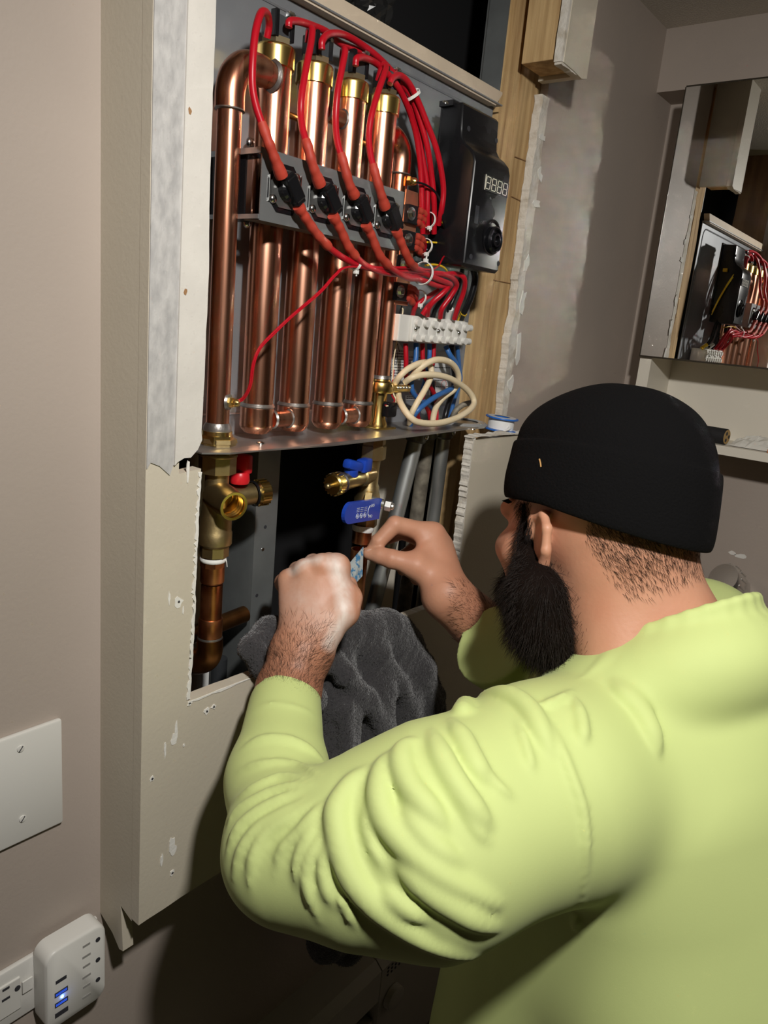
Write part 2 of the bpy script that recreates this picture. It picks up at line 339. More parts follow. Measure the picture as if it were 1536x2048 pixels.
# light metal studs inside the wall
ms = thing('metal_stud', (.59, .12, -.75), 'grey steel C-stud standing in the dark opening between the two valves', 'stud')
xa, xb = at(510, 1050, .10)[0], at(556, 1000, .10)[0]
obj('web', slab(xa, xb, .10, .1012, -.75, -.15), M_MSTUD, ms, smooth=False)
obj('flange', slab(xa, xa + .0012, .1012, .16, -.75, -.15), M_MSTUD, ms, smooth=False)
obj('flange', slab(xb - .0012, xb, .1012, .16, -.75, -.15), M_MSTUD, ms, smooth=False)
for px, py in ((531, 1054), (526, 1099), (514, 1191)):
    p = at(px, py, .0995); obj('screw_hole', cyl(p, p + np.array([0, .0008, 0]), .0022, 10), M_INK if py != 1099 else M_STEEL, ms)
obj('metal_stud', [slab(.9715, .9728, .084, .116, .318, ZC), slab(.9715, .985, .118, .1193, .318, ZC)], M_MSTUD, smooth=False, label='dull grey steel stud above the beige board beside the wood stud', cat='stud')
a0, a1 = at(470, 1050, .16)[0], at(500, 1050, .16)[0]
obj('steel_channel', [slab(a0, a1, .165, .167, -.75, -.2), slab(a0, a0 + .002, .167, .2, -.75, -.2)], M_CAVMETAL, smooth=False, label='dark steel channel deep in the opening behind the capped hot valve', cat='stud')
a = at(425, 1350, .12); obj('white_drain_pipe', cyl((a[0] - .012, .13, -.75), (a[0] - .012, .13, -.1), .021, 24), M_PVC, label='white plastic pipe rising inside the opening behind the copper elbow', cat='pipe')
a = at(448, 1340, .09); obj('grey_pipe', cyl((a[0], .10, -.75), (a[0], .10, -.40), .010, 16), M_CAVMETAL, label='thin dull grey pipe beside the white plastic pipe', cat='pipe')
# foil wrapped duct in the black space above
pts = []
fl_r = np.random.default_rng(4); V = []; nn_ = 14
a = at(735, 15, .2)
for i in range(nn_):
    for j in range(nn_): V.append((a[0] - .05 + .1 * i / (nn_ - 1), .2 + fl_r.normal(0, .004), a[2] - .03 + .09 * j / (nn_ - 1)))
obj('insulation_foil', (np.array(V), [(i * nn_ + j, (i + 1) * nn_ + j, (i + 1) * nn_ + j + 1, i * nn_ + j + 1) for i in range(nn_ - 1) for j in range(nn_ - 1)]), mat('dark_foil', (.05, .05, .05), .2, .6), smooth=False, label='crumpled dark foil in the black space above the beige board', cat='foil', fix=False)
# beige board across the studs above the heater
b0 = at(1003, 187, .07)
obj('beige_board', wallpoly([(.43, .2985), (.944, .2985), (.957, b0[2] - .001), (.957, b0[2] + .0015), (.43, b0[2] + .002)], .0695, .0825), M_BEIGE, smooth=False, label='beige painted board fixed across the studs above the heater', cat='board')

xq0, xq1 = at(742, 1000, .15)[0], at(806, 1000, .15)[0]
obj('pale_board', slab(xq0, xq1, .15, .162, -.75, -.15), M_CAB, smooth=False, label='pale vertical board standing behind the conduits in the opening', cat='board')

# ================================================================== the tankless heater
PY = .083; TZ = -.130
ht = thing('water_heater', (.70, PY, TZ), 'opened electric tankless water heater with copper chambers and red wires in the wall', 'water heater')
hp = obj('back_panel', [wallpoly([(.43, TZ), (.957, TZ), (.957, .302), (.43, .302)], PY - .0015, PY),
                        slab(.43, .957, PY - .016, PY - .0015, .3005, .302)], M_PANEL, ht, smooth=False)
def bead(poly, r, Y): return tube([(x, Y, z) for x, z in poly] + [(poly[0][0], Y, poly[0][1])], r, 6, 1, False, False)
cx_, cz_ = .70, .09
obj('panel_emboss', bead([(cx_ + x, cz_ + z) for x, z in rrect(.485, .395, .02, 4)], .0018, PY - .0015), M_PANEL, hp)
# tray: bent forward from the panel, slight bow, front lip
tp = [(.43, PY), (.43, .012), (.455, .002), (.50, .004), (.60, .003), (.75, .006), (.86, .008), (.905, .010), (.944, .030), (.95, PY)]
tz = lambda x, y: TZ + .0035 * max(0, (x - .80) / .15) - .0022 * math.exp(-((x - .62) / .12) ** 2) * (PY - y) / PY
V = []; n_ = len(tp)
for dz in (0, -.0015):
    for x, y in tp: V.append((x, y, tz(x, y) + dz))
tray = obj('bottom_tray', (np.array(V), [tuple(range(n_)), tuple(range(n_, 2 * n_))[::-1]] + [(i, (i + 1) % n_, n_ + (i + 1) % n_, n_ + i) for i in range(n_)]), M_TRAY, ht, smooth=False)
for px, py in ((424, 876), (521, 886), (937, 852), (945, 858)):
    a = atZ(px, py, TZ + .001); obj('screw', lathe([(.0045, 0), (.0042, .0012), (.002, .002)], a + np.array([0, 0, -.0005]), (0, 0, 1), 12), M_STEEL, tray)

def screw(p, d, r, parent, m=None):
    s = obj('screw', lathe([(r, 0), (r * .95, r * .3), (r * .6, r * .62), (.01 * r, r * .72)], p, d, 14), m or M_STEEL, parent)
    return s
# chambers
CHX = [.5285, .5810, .6355, .6885]; CY = .050; CR = .0162
for i, x in enumerate(CHX):
    zb = -.1225
    c = obj('heating_chamber', cyl((x, CY, -.0955), (x, CY, .228), CR, 40), M_COPPER, ht)
    obj('end_cap', lathe([(.004, zb), (CR - .004, zb), (CR - .0008, zb + .003), (CR + .0010, zb + .0065), (CR + .0012, zb + .008), (CR + .0012, zb + .0095), (CR + .0012, -.0975), (CR + .0012, -.096), (CR + .0008, -.0945)], (x, CY, 0), (0, 0, 1), 40), M_COPPER, c)
    obj('solder_ring', lathe([(CR + .0006, -.0965), (CR + .0022, -.0945), (CR + .0002, -.0915)], (x, CY, 0), (0, 0, 1), 40, False), M_SOLDER, c)
    obj('brass_collar', lathe([(CR, .2205), (CR + .0022, .221), (CR + .0022, .2222), (CR + .0022, .2362), (CR + .0022, .2375), (CR + .001, .239), (.008, .239)], (x, CY, 0), (0, 0, 1), 40), M_BRASS, c)
    obj('brass_hex', lathe([(.0145, .239), (.0145, .2455)], (x, CY, 0), (0, 0, 1), 6, ph=.3), mat('pale_brass', (.55, .45, .27), .4, 1.0), c, smooth=False)
    hd = obj('element_head', [slab(x - .0115, x + .0115, CY - .0105, CY + .0085, .2455, .2635, .0012)], mat('grey_bakelite', (.045, .048, .052), .5), c, smooth=False)
    obj('terminal_lug', [slab(x + .0068, x + .0118, CY - .012, CY - .005, .244, .268, .0006), slab(x - .0125, x - .0075, CY - .012, CY - .005, .244, .266, .0006)], M_BLKP, c, smooth=False)
    obj('terminal_tab', [slab(x + .0045, x + .0105, CY - .0125, CY - .006, .2645, .2690, .0008), cyl((x + .008, CY - .013, .262), (x + .008, CY - .005, .262), .002, 8)], M_STEEL, c)
def joiner(p, q, r, ring=True):
    j = obj('link_pipe', cyl(p, q, r, 24), M_COPPER, ht)
    if ring:
        for e, s in ((q, 1), (p, -1)):
            d = nrm(np.array(q) - np.array(p)) * s
            obj('solder_ring', lathe([(r + .0001, -.002), (r + .0016, -.0008), (r + .0002, .0012)], np.array(e) - d * 0.001, d, 24, False), M_SOLDER, j)
joiner((CHX[0] + .013, CY - .008, -.108), (CHX[1] - .0135, CY - .008, -.108), .0088)
joiner((CHX[2] + .013, CY - .008, -.108), (CHX[3] - .0135, CY - .008, -.108), .0088)
joiner((CHX[1] + .013, CY - .004, .200), (CHX[2] - .0135, CY - .004, .200), .0085)
for k in (0, 2): obj('brass_link', cyl((CHX[k] + .012, CY + .004, .188), (CHX[k + 1] - .012, CY + .004, .188), .0032, 12), M_BRASS, ht)
# inlet pipe with elbow
PX, PYY = .4695, .040; pr = .0111
ip = obj('inlet_pipe', cyl((PX, PYY, -.120), (PX, PYY, .180), pr, 32), M_COPPER, ht)
el = obj('elbow', [tube([(PX, PYY, .170), (PX, PYY, .186), (PX + .004, PYY, .199), (PX + .014, PYY, .2085), (PX + .027, PYY - .0005, .2105), (PX + .036, PYY, .2105)], .0132, 28, 8)], M_COPPER, ip)
obj('solder_ring', lathe([(.0112, -.001), (.0136, 0), (.0132, .0012)], (PX, PYY, .1695), (0, 0, 1), 28, False), M_SOLDER, ip)
obj('joint_ring', lathe([(.0120, -.003), (.0150, -.001), (.0145, .001), (.0118, .002)], (PX + .047, PYY + .0015, .2105), (1, .12, 0), 28, False), M_SOLDER, ip)
obj('elbow_spigot', cyl((PX + .03, PYY, .2105), (PX + .052, PYY + .002, .2105), .0118, 28), M_COPPER, ip)
obj('base_nut', [lathe([(.0165, TZ + .001), (.0165, TZ + .010)], (PX, PYY, 0), (0, 0, 1), 6, ph=.2), lathe([(.0145, TZ + .010), (.0145, TZ + .014)], (PX, PYY, 0), (0, 0, 1), 28)], M_BRASS, ip, angle=25)
obj('solder_ring', lathe([(.0135, TZ + .014), (.0138, TZ + .0175), (.0113, TZ + .022)], (PX, PYY, 0), (0, 0, 1), 28, False), M_SOLDER, ip)
a = np.array([PX + .0045, PYY - .0095, -.087])
d_ = nrm((.45, -.85, 0)); ts = obj('temperature_sensor', [lathe([(.0052, 0), (.0052, .004)], a + d_ * .001, d_, 6), lathe([(.0038, .004), (.0042, .006), (.0038, .008), (.003, .010)], a + d_ * .001, d_, 14)], M_BRASS, ip, angle=25)
obj('solder_ring', lathe([(.0085, -.001), (.0075, .0015), (.0045, .002)], a, d_, 18), M_SOLDER, ts)
obj('panel_bracket', [slab(.484, .4995, .030, .081, .136, .1395), slab(.484, .4995, .030, .081, .081, .0845), slab(.482, .484, .030, .081, .081, .1395)], M_BLKP, ht, smooth=False)
for px, py in ((500, 285), (481, 419)): screw(at(px, py, .07), (0, -1, 0), .0048, hp)
screw(at(*c1(820, 1710), .045), (0, -1, 0), .005, hp)
# outlet pipe
OXp, OYp = .7340, .055
op = obj('outlet_pipe', cyl((OXp, OYp, -.066), (OXp, OYp, .186), .0105, 30), M_COPPER, ht)
obj('elbow', tube([(OXp, OYp, .170), (OXp, OYp, .186), (OXp - .004, OYp, .197), (OXp - .014, OYp, .2045), (OXp - .024, OYp, .206), (OXp - .034, OYp - .002, .206)], .0124, 26, 8), M_COPPER, op)
obj('solder_ring', lathe([(.0106, -.001), (.0128, 0), (.0124, .0012)], (OXp, OYp, .1695), (0, 0, 1), 26, False), M_SOLDER, op)
a = at(*c2(720, 1210), .043); s2 = obj('temperature_sensor', [lathe([(.0056, 0), (.0056, .004)], a, (.35, -.9, 0), 6), lathe([(.0042, .004), (.0046, .006), (.0042, .009), (.003, .011)], a, (.35, -.9, 0), 14)], M_BRASS, op, angle=25)
obj('sensor_wire', tube(PT([(*c2(770, 1215), .034), (*c2(840, 1235), .030), (*c2(905, 1285), .026), (*c2(945, 1370), .022), (*c2(955, 1470), .022), (*c2(975, 1560), .03), (*c2(1000, 1640), .04)]), .0013, 8), M_BLKP, s2)
# flow sensor
fz = lambda py: at(765, py, OYp)[2]
fs = obj('flow_sensor', [lathe([(.0165, fz(784)), (.0172, fz(781)), (.0172, fz(767)), (.0160, fz(763)), (.0120, fz(761)), (.0105, fz(755))][::-1], (OXp, OYp, 0), (0, 0, 1), 28),
                         lathe([(.0098, fz(783)), (.0098, fz(835)), (.0128, fz(846)), (.0128, TZ + .003)][::-1], (OXp, OYp, 0), (0, 0, 1), 28)], M_BRASS, ht)
obj('flange_plate', slab(OXp - .015, OXp + .022, OYp - .014, OYp + .012, TZ + .0005, TZ + .004, .0008), M_BRASS, fs, smooth=False); obj('side_lug', slab(OXp + .008, OXp + .048, OYp - .012, OYp + .004, fz(783), fz(768), .0015), M_BRASS, fs, smooth=False)
for i in range(5): screw(np.array([OXp + .020 + .0062 * i, OYp - .0125, fz(773)]), (0, -1, .5), .0024, fs)
a = at(770, 818, OYp - .012); pu = obj('sensor_plug', [box(a + np.array([.004, -.004, 0]), (.018, .012, .019), None, .003)], M_BLKP, fs)
obj('solder_ring', lathe([(.0122, fz(757)), (.0114, fz(752)), (.0106, fz(750))], (OXp, OYp, 0), (0, 0, 1), 26, False), M_SOLDER, op)
obj('thin_red_wire', tube(PT([(770, 811, .038), (783, 807, .036), (789, 800, .04), (783, 785, .045), (788, 740, .06)]), .0009, 6), M_RED, fs)
obj('thin_yellow_wire', tube(PT([(772, 812, .036), (787, 810, .034), (792, 800, .04), (786, 780, .048), (*c4(195, 1300), .06), (*c4(265, 940), .05), (*c4(260, 880), .05)]), .0009, 6), M_CREAM, fs)
obj('thin_black_wire', tube(PT([(*c4(165, 1490), .05), (*c4(178, 1200), .058), (*c4(205, 1050), .056), (*c4(245, 920), .05), (*c4(262, 870), .05)]), .0010, 6), M_BLKP, fs)

# bracket with four overheat discs
BY = .006
b = [at(*c3(420, 45), BY), at(*c3(1370, 350), BY), at(*c3(1340, 740), BY), at(*c3(400, 520), BY)]
bx0, bx1 = b[0][0], b[1][0]; bz1, bz0 = (b[0][2] + b[1][2]) / 2, (b[2][2] + b[3][2]) / 2
br = obj('disc_bracket', [wallpoly([(bx0, bz0), (bx1, bz0), (bx1, bz1), (bx0, bz1)], BY, BY + .0012), slab(bx0, bx1, BY, BY + .02, bz0 - .001, bz0), slab(bx0 - .002, bx0 + .0002, BY, .075, bz1 - .005, bz1), slab(bx0 - .002, bx0 + .0002, BY, .075, bz0, bz0 + .004), slab(bx1 - .001, bx1, BY, .03, bz0, bz1)], M_BRACK, ht, smooth=False)
DC = [c3(590, 330), c3(845, 400), c3(1065, 470), c3(1265, 520)]
for i, (px, py) in enumerate(DC):
    c = at(px, py, BY - .004); cz = (bz0 + bz1) / 2; cx = c[0] - .001
    hx = [(-.022, .006), (-.012, .0215), (.010, .0215), (.021, .010), (.021, -.008), (.012, -.0215), (-.010, -.0215), (-.022, -.010)]
    k = .92
    slot = obj('black_gasket', wallpoly([(cx + x * k * 1.02, cz + z * k * 1.06) for x, z in hx], BY - .0006, BY + .0003), M_BLKG, br, smooth=False)
    dp = obj('disc_plate', [wallpoly([(cx + x * k * .87, cz + z * k * .84) for x, z in hx], BY - .0022, BY - .0002)], mat('disc_steel', (.36, .36, .35), .35, .9, var=.1, scale=20), br, smooth=False)
    obj('disc_edge', box((cx - .0212 * k, BY - .001, cz - .002), (.0010, .002, .022)), M_STEEL, dp, smooth=False); obj('disc_edge', box((cx + .0205 * k, BY - .001, cz + .004), (.0010, .002, .022)), M_STEEL, dp, smooth=False)
    screw((cx + .0125, BY - .0015, cz + .0120), (0, -1, 0), .0046, dp); screw((cx - .0150, BY - .0015, cz - .0105), (0, -1, 0), .0042, dp)
    w = c + np.array([0, -.006, 0]); d1 = nrm((.62, 0, -.78)); d2 = nrm((.78, 0, .62))
    sw = obj('thermal_switch', [lathe([(.0112, .004), (.0108, -.002), (.0085, -.004)], (c[0], BY - .006, c[2]), (0, 1, 0), 24), box((c[0], BY - .010, c[2]), (.023, .011, .0135), (d1, (0, 1, 0), d2), .0016), box((c[0] + d1[0] * .011, BY - .0105, c[2] + d1[2] * .011), (.007, .009, .011), (d1, (0, 1, 0), d2), .0012), box((c[0] - d1[0] * .011, BY - .0105, c[2] - d1[2] * .011), (.007, .009, .011), (d1, (0, 1, 0), d2), .0012)], M_BLKG, br, smooth=False)
# upper red wires: from each disc up to its element
UW = [[c1(*p) for p in ((1090, 1360), (1020, 1180), (960, 1020), (890, 810), (862, 640), (868, 420), (890, 230), (930, 100), (975, 105), (990, 190), (975, 290))],
      [c1(*p) for p in ((1385, 1425), (1330, 1280), (1290, 1130), (1250, 1000), (1235, 880), (1240, 750), (1262, 600), (1290, 450), (1312, 330), (1322, 230), (1300, 230), (1290, 330))],
      [c2(*p) for p in ((365, 1310), (330, 1230), (288, 1080), (250, 950), (238, 800), (250, 620), (275, 480), (300, 350), (290, 340), (280, 440))],
      [c2(*p) for p in ((570, 1390), (540, 1290), (500, 1150), (470, 1030), (460, 900), (480, 760), (520, 620), (560, 500), (575, 450), (550, 440), (520, 540))]]
for i, P in enumerate(UW):
    n = len(P); Ys = [-.004, -.006, -.004, .004, .008, .010, .014, .020, .028, .036, .040, .042][:n]
    if i: Ys = [-.004, -.006, -.004, .004, .010, .012, .016, .022, .028, .034, .040, .042][:n]
    W_ = [at(x, y, Y) for (x, y), Y in zip(P, Ys)]
    rw = obj('red_wire', tube(W_[2:], .00335, 12), M_RED, ht)
    sp = spline(W_[:4], 8)[:20]; rr = .0046 + .0003 * np.sin(np.arange(len(sp)) * 1.25) + np.where(np.arange(len(sp)) < 5, .0012, 0)
    obj('heat_shrink', tube(sp[::1], list(rr), 12, 1, False), M_SHRINK, rw)
# second set: from elements rightward along the top, then down
TW = [[(*c1(1140, 210), .03), (*c1(1150, 165), .03), (*c1(1220, 165), .034), (*c1(1330, 200), .04), (*c1(1440, 250), .045), (*c2(270, 290), .05), (*c2(420, 350), .05), (*c2(560, 440), .05), (*c2(680, 570), .046), (*c2(745, 720), .042), (*c2(790, 880), .04), (*c2(825, 1080), .038), (*c2(850, 1250), .036), (*c2(850, 1420), .036), (*c2(850, 1560), .04)],
      [(*c2(145, 330), .03), (*c2(150, 270), .03), (*c2(200, 225), .034), (*c2(300, 235), .04), (*c2(430, 310), .044), (*c2(540, 400), .044), (*c2(640, 510), .042), (*c2(740, 640), .038), (*c2(800, 800), .034), (*c2(850, 980), .03), (*c2(880, 1180), .03), (*c2(895, 1350), .03), (*c2(895, 1560), .036)],
      [(*c2(370, 440), .03), (*c2(380, 390), .03), (*c2(440, 390), .034), (*c2(530, 440), .038), (*c2(640, 560), .036), (*c2(710, 690), .036), (*c2(770, 870), .038), (*c2(800, 1060), .038), (*c2(812, 1250), .038), (*c2(815, 1420), .038), (*c2(820, 1560), .04)],
      [(*c2(600, 560), .03), (*c2(620, 520), .03), (*c2(670, 505), .032), (*c2(730, 560), .032), (*c2(790, 680), .03), (*c2(850, 830), .026), (*c2(910, 990), .022), (*c2(945, 1150), .02), (*c2(958, 1280), .02), (*c2(945, 1400), .022), (*c2(925, 1500), .03)]]
for P in TW: obj('red_wire', tube(PT(P), .0034, 12), M_RED, ht)
# lower red wires: from each disc down into the bundle and on to the terminal block
LWd = [[c3(*p) for p in ((655, 440), (715, 535), (790, 640), (870, 725), (980, 800), (1110, 850), (1260, 870), (1450, 875))] + [c4(*p) for p in ((560, 650), (655, 690), (640, 720), (560, 800), (480, 870), (430, 940))],
       [c3(*p) for p in ((885, 500), (940, 600), (990, 710), (1050, 790), (1130, 850), (1260, 890), (1440, 895))] + [c4(*p) for p in ((520, 600), (640, 620), (710, 690), (660, 790), (590, 890), (575, 965))],
       [c3(*p) for p in ((1105, 560), (1150, 650), (1200, 770), (1270, 850), (1380, 920), (1460, 930))] + [c4(*p) for p in ((560, 700), (640, 700), (600, 760), (520, 830), (480, 890), (470, 945))],
       [c3(*p) for p in ((1310, 600), (1350, 700), (1400, 810), (1450, 860))] + [c4(*p) for p in ((560, 610), (700, 605), (770, 640), (770, 740), (720, 880), (690, 975))]]
for i, P in enumerate(LWd):
    n = len(P); Ys = np.interp(np.linspace(0, 1, n), [0, .25, .5, .7, .85, 1], [-.005, -.004, .006 + .004 * i, .010, .022, .032])
    W_ = [at(x, y, Y) for (x, y), Y in zip(P, Ys)]
    rw = obj('red_wire', tube(W_[1:], .0033, 12), M_RED, ht)
    m_ = 3 if i else 3
    sp = spline(W_[:m_ + 1], 8)[:(24 if i != 3 else 22)]; rr = .0046 + .0003 * np.sin(np.arange(len(sp)) * 1.25) + np.where(np.arange(len(sp)) < 4, .0010, 0)
    obj('heat_shrink', tube(sp, list(rr), 12, 1, False), M_SHRINK, rw)
obj('thin_red_wire', [tube(PT([(*c5(330, 780), .026), (*c5(400, 755), .02), (*c5(455, 660), .012), (*c5(480, 500), .008), (*c5(530, 370), .006), (*c5(640, 250), .004), (*c5(780, 120), 0), (*c3(800, 1010), 0), (*c3(900, 900), -.002), (*c3(980, 850), -.002), (*c3(1200, 856), 0), (*c3(1420, 855), .002), (*c4(500, 570), .004), (*c4(560, 540), .01), (*c4(600, 470), .02), (*c4(630, 450), .03)]), .0010, 6),
                      tube(PT([(*c5(330, 788), .026), (*c5(408, 765), .02), (*c5(468, 660), .012), (*c5(492, 500), .008), (*c5(540, 375), .006), (*c5(648, 260), .004), (*c5(786, 128), 0), (*c3(806, 1018), 0), (*c3(906, 905), -.002), (*c3(990, 848), -.002), (*c3(1200, 850), 0), (*c3(1420, 848), .002)]), .0010, 6)], M_RED, ht)
# copper bar with four black terminals and their lugs
p0 = at(*c3(1400, 360), .048); p1 = at(*c3(1310, 1100), .048)
bar = obj('copper_bar', wallpoly([(p0[0] - .012, p0[2] + .003), (p0[0] + .014, p0[2] + .003), (p0[0] + .012, p1[2]), (p0[0] - .014, p1[2])], .044, .047), M_BUS, ht, smooth=False)
for i, (sx, sy) in enumerate((c3(1400, 495), c3(1383, 668), c3(1352, 830), c3(1330, 1012))):
    c = at(sx, sy, .040)
    tb = obj('black_terminal', box(c + np.array([.004, .001, 0]), (.020, .008, .021), None, .001), M_BLKP, bar, smooth=False)
    wsh = obj('washer', lathe([(.0075, 0), (.0075, .0012), (.003, .0014)], c + np.array([-.002, -.0035, 0]), (0, -1, 0), 20), M_STEEL, tb)
    obj('hex_screw', lathe([(.0042, 0), (.0042, .003), (.003, .0035)], c + np.array([-.002, -.0045, 0]), (0, -1, 0), 6), M_STEEL, wsh, smooth=False)
    if i == 2: continue
    for j in range(3):
        q0 = c + np.array([.012, -.002 + .001 * j, .006 - .006 * j]); q1 = q0 + np.array([.019, .001, -.003 - .001 * j]); q2 = q1 + np.array([.014, .008, .006 if i == 0 else -.008])
        obj('heat_shrink', tube([q0, (q0 + q1) / 2 + np.array([0, -.001, .001]), q1], [.0036, .0046, .0038, .0046, .0038], 10, 8), M_SHRINK, tb)
        obj('red_wire', tube([q1 - np.array([.002, 0, 0]), q1 + np.array([.006, .002, -.001]), q2], .003, 10), M_RED, tb)
def ziptie(c, ax, r, tail, w=.0016):
    ax = nrm(ax); u, v = frame(ax); n = 24; V = []; Fc = []
    for j in range(n):
        a = 2 * math.pi * j / n; e = u * math.cos(a) + v * math.sin(a)
        for rr, h in ((r, -w), (r + .0009, -w), (r + .0009, w), (r, w)): V.append(np.asarray(c) + e * rr + ax * h)
    for j in range(n):
        for q in range(4): Fc.append((j * 4 + q, j * 4 + (q + 1) % 4, ((j + 1) % n) * 4 + (q + 1) % 4, ((j + 1) % n) * 4 + q))
    t = nrm(tail); return obj('zip_tie', [(np.array(V), Fc), box(np.asarray(c) + t * (r + .0018), (.0052, .0045, .0045), None, .0008), tube([np.asarray(c) + t * r, np.asarray(c) + t * (r + .006)], .0009, 6)], M_NYLON, ht, smooth=False)
ziptie(at(*c2(745, 640), .036), nrm(at(*c2(790, 760), .034) - at(*c2(700, 560), .04)), .0098, at(*c2(800, 590), .03) - at(*c2(745, 640), .03))
ziptie(at(*c3(1040, 830), .003), (1, 0, -.35), .0058, (.1, -.1, -1))
ziptie(at(*c4(435, 600), .010), (1, .1, -.1), .0125, (0, -.15, 1))
for p in ((*c4(480, 165), .035), (*c4(455, 380), .036), (*c4(405, 800), .038)): ziptie(at(*p), (1, .1, -.1), .0086, (-.2, -.4, -.9), .0013)
# terminal block
TY = .040
t0, t1, t2, t3 = at(*c4(240, 940), TY), at(*c4(790, 990), TY), at(*c4(765, 1200), TY), at(*c4(232, 1150), TY)
x0, x1 = (t0[0] + t3[0]) / 2, (t1[0] + t2[0]) / 2; z1, z0 = (t0[2] + t1[2]) / 2, (t2[2] + t3[2]) / 2
zm = (z0 + z1) / 2; hh = z1 - z0
tb = obj('terminal_block', [slab(x0, x1, TY, .075, z0, z1, .0015)], M_WHITE, ht, smooth=False)
pw = (x1 - x0 - .02) / 7
for i in range(7):
    xx = x0 + .022 + pw * (i + .4)
    obj('pole', [cyl((xx, TY - .0005, zm + .008), (xx, TY - .009, zm + .008), .0046, 16), cyl((xx, TY - .0005, zm - .010), (xx, TY - .009, zm - .010), .0046, 16), slab(xx - pw * .46, xx + pw * .46, TY - .004, TY, z0 + .001, z1 - .001, .001)], M_WHITE, tb, angle=30)
for zz in (zm + .008, zm - .010): obj('end_boss', cyl((x1 - .001, TY - .003, zz), (x1 + .008, TY - .003, zz), .0045, 14), M_WHITE, tb)
for p in (c4(375, 1055), c4(560, 1075), c4(728, 1090)): screw(at(*p, TY - .0045), (0, -1, 0), .0032, tb)
# leads from above into the block
def lead(nm, P, m, r=.003): return obj(nm, tube(PT(P), r, 10), m, ht)
lead('black_wire', [(*c4(760, 560), .03), (*c4(735, 680), .03), (*c4(690, 800), .034), (*c4(650, 890), .038), (*c4(645, 960), .046)], M_BLKP, .0032)
lead('wire_sleeve', [(*c4(660, 890), .037), (*c4(645, 930), .042), (*c4(635, 985), .048)], M_NYLON, .0042)
lead('black_wire', [(*c4(845, 560), .03), (*c4(860, 650), .03), (*c4(835, 770), .032), (*c4(800, 860), .036), (*c4(765, 930), .042), (*c4(740, 990), .05)], M_BLKP, .0044)
lead('wire_sleeve', [(*c4(770, 922), .041), (*c4(752, 955), .046), (*c4(738, 995), .051)], M_YEL, .0048)
lead('black_wire', [(*c4(640, 700), .034), (*c4(590, 810), .036), (*c4(540, 890), .04), (*c4(515, 960), .046)], M_BLKP, .0032)
lead('red_wire', [(*c4(560, 740), .03), (*c4(420, 830), .036), (*c4(370, 880), .042), (*c4(350, 940), .05)], M_RED, .0030)
lead('yellow_wire', [(*c4(525, 135), .034), (*c4(580, 170), .03), (*c4(640, 240), .03), (*c4(685, 315), .032)], M_YEL, .0013)
lead('yellow_wire', [(*c4(455, 535), .012), (*c4(530, 530), .016), (*c4(600, 550), .02), (*c4(645, 600), .03)], M_YEL, .0013)
lead('yellow_wire', [(*c4(470, 345), .036), (*c4(550, 350), .036)], M_YEL, .0012)
obj('wire_connector', box(at(*c4(640, 420), .036), (.011, .01, .014), None, .001), M_NYLON, ht, smooth=False)
obj('wire_connector', box(at(*c4(560, 420), .045), (.020, .02, .012), None, .002), M_BLKP, ht, smooth=False)
obj('wire_connector', box(at(*c4(390, 470), .05), (.018, .012, .012), None, .002), mat('grey_plug', (.06, .075, .075), .4), ht, smooth=False)

# control module
MX0, MX1 = at(940, 420, -.008)[0], at(1013, 420, -.008)[0]; MZ0, MZ1 = at(965, 541, -.008)[2], at(965, 222, .018)[2]
prof = [(.050, MZ0 + .003), (-.004, MZ0), (-.008, MZ0 + .004), (-.008, MZ0 + .118), (-.005, MZ0 + .127), (.002, MZ0 + .134), (.010, MZ0 + .139), (.0155, MZ0 + .147), (.0165, MZ0 + .155), (.018, MZ1 - .003), (.021, MZ1), (.050, MZ1 + .001)]
cmv, cmf = prism(prof, (MX0, 0, 0), (0, 1, 0), (0, 0, 1), MX1 - MX0)
bm = bmesh.new(); vs = [bm.verts.new(v) for v in cmv]; [bm.faces.new([vs[i] for i in f]) for f in cmf]
bmesh.ops.recalc_face_normals(bm, faces=bm.faces); bmesh.ops.bevel(bm, geom=[e for e in bm.edges if e.calc_face_angle(0) > .9], offset=.0035, segments=3, affect='EDGES', profile=.5)
bm.verts.index_update(); prim = (np.array([v.co[:] for v in bm.verts]), [tuple(v.index for v in f.verts) for f in bm.faces]); bm.free()
cm = obj('control_module', prim, M_BLKP, ht, angle=30)
obj('mount_tab', [slab(MX0 + .005, MX1, .050, .0535, MZ0 + .02, MZ1 + .004), slab(MX0 - .004, MX0 + .02, .030, .05, MZ1 - .004, MZ1 + .002)], M_BLKP, cm, smooth=False)
screw(at(*c2(970, 690), .028), (0, -.4, 1), .004, cm)
d0, d1, d2, d3 = (at(*c2(*p), -.0082) for p in ((1240, 1165), (1395, 1225), (1380, 1318), (1225, 1270)))
dx0, dx1 = (d0[0] + d3[0]) / 2, (d1[0] + d2[0]) / 2; dz1, dz0 = (d0[2] + d1[2]) / 2, (d2[2] + d3[2]) / 2
ds = obj('display', wallpoly([(dx0, dz0), (dx1, dz0), (dx1, dz1), (dx0, dz1)], -.0089, -.0081), mat('display_dark', (.02, .02, .02), .3), cm, smooth=False)
M_SEG = mat('display_segment', (.62, .58, .48), .5)
dw = (dx1 - dx0) / 4.15
obj('display_edge', slab(dx0 - .0002, dx0 + .0012, -.0094, -.0089, dz0, dz1), M_SEG, ds, smooth=False)
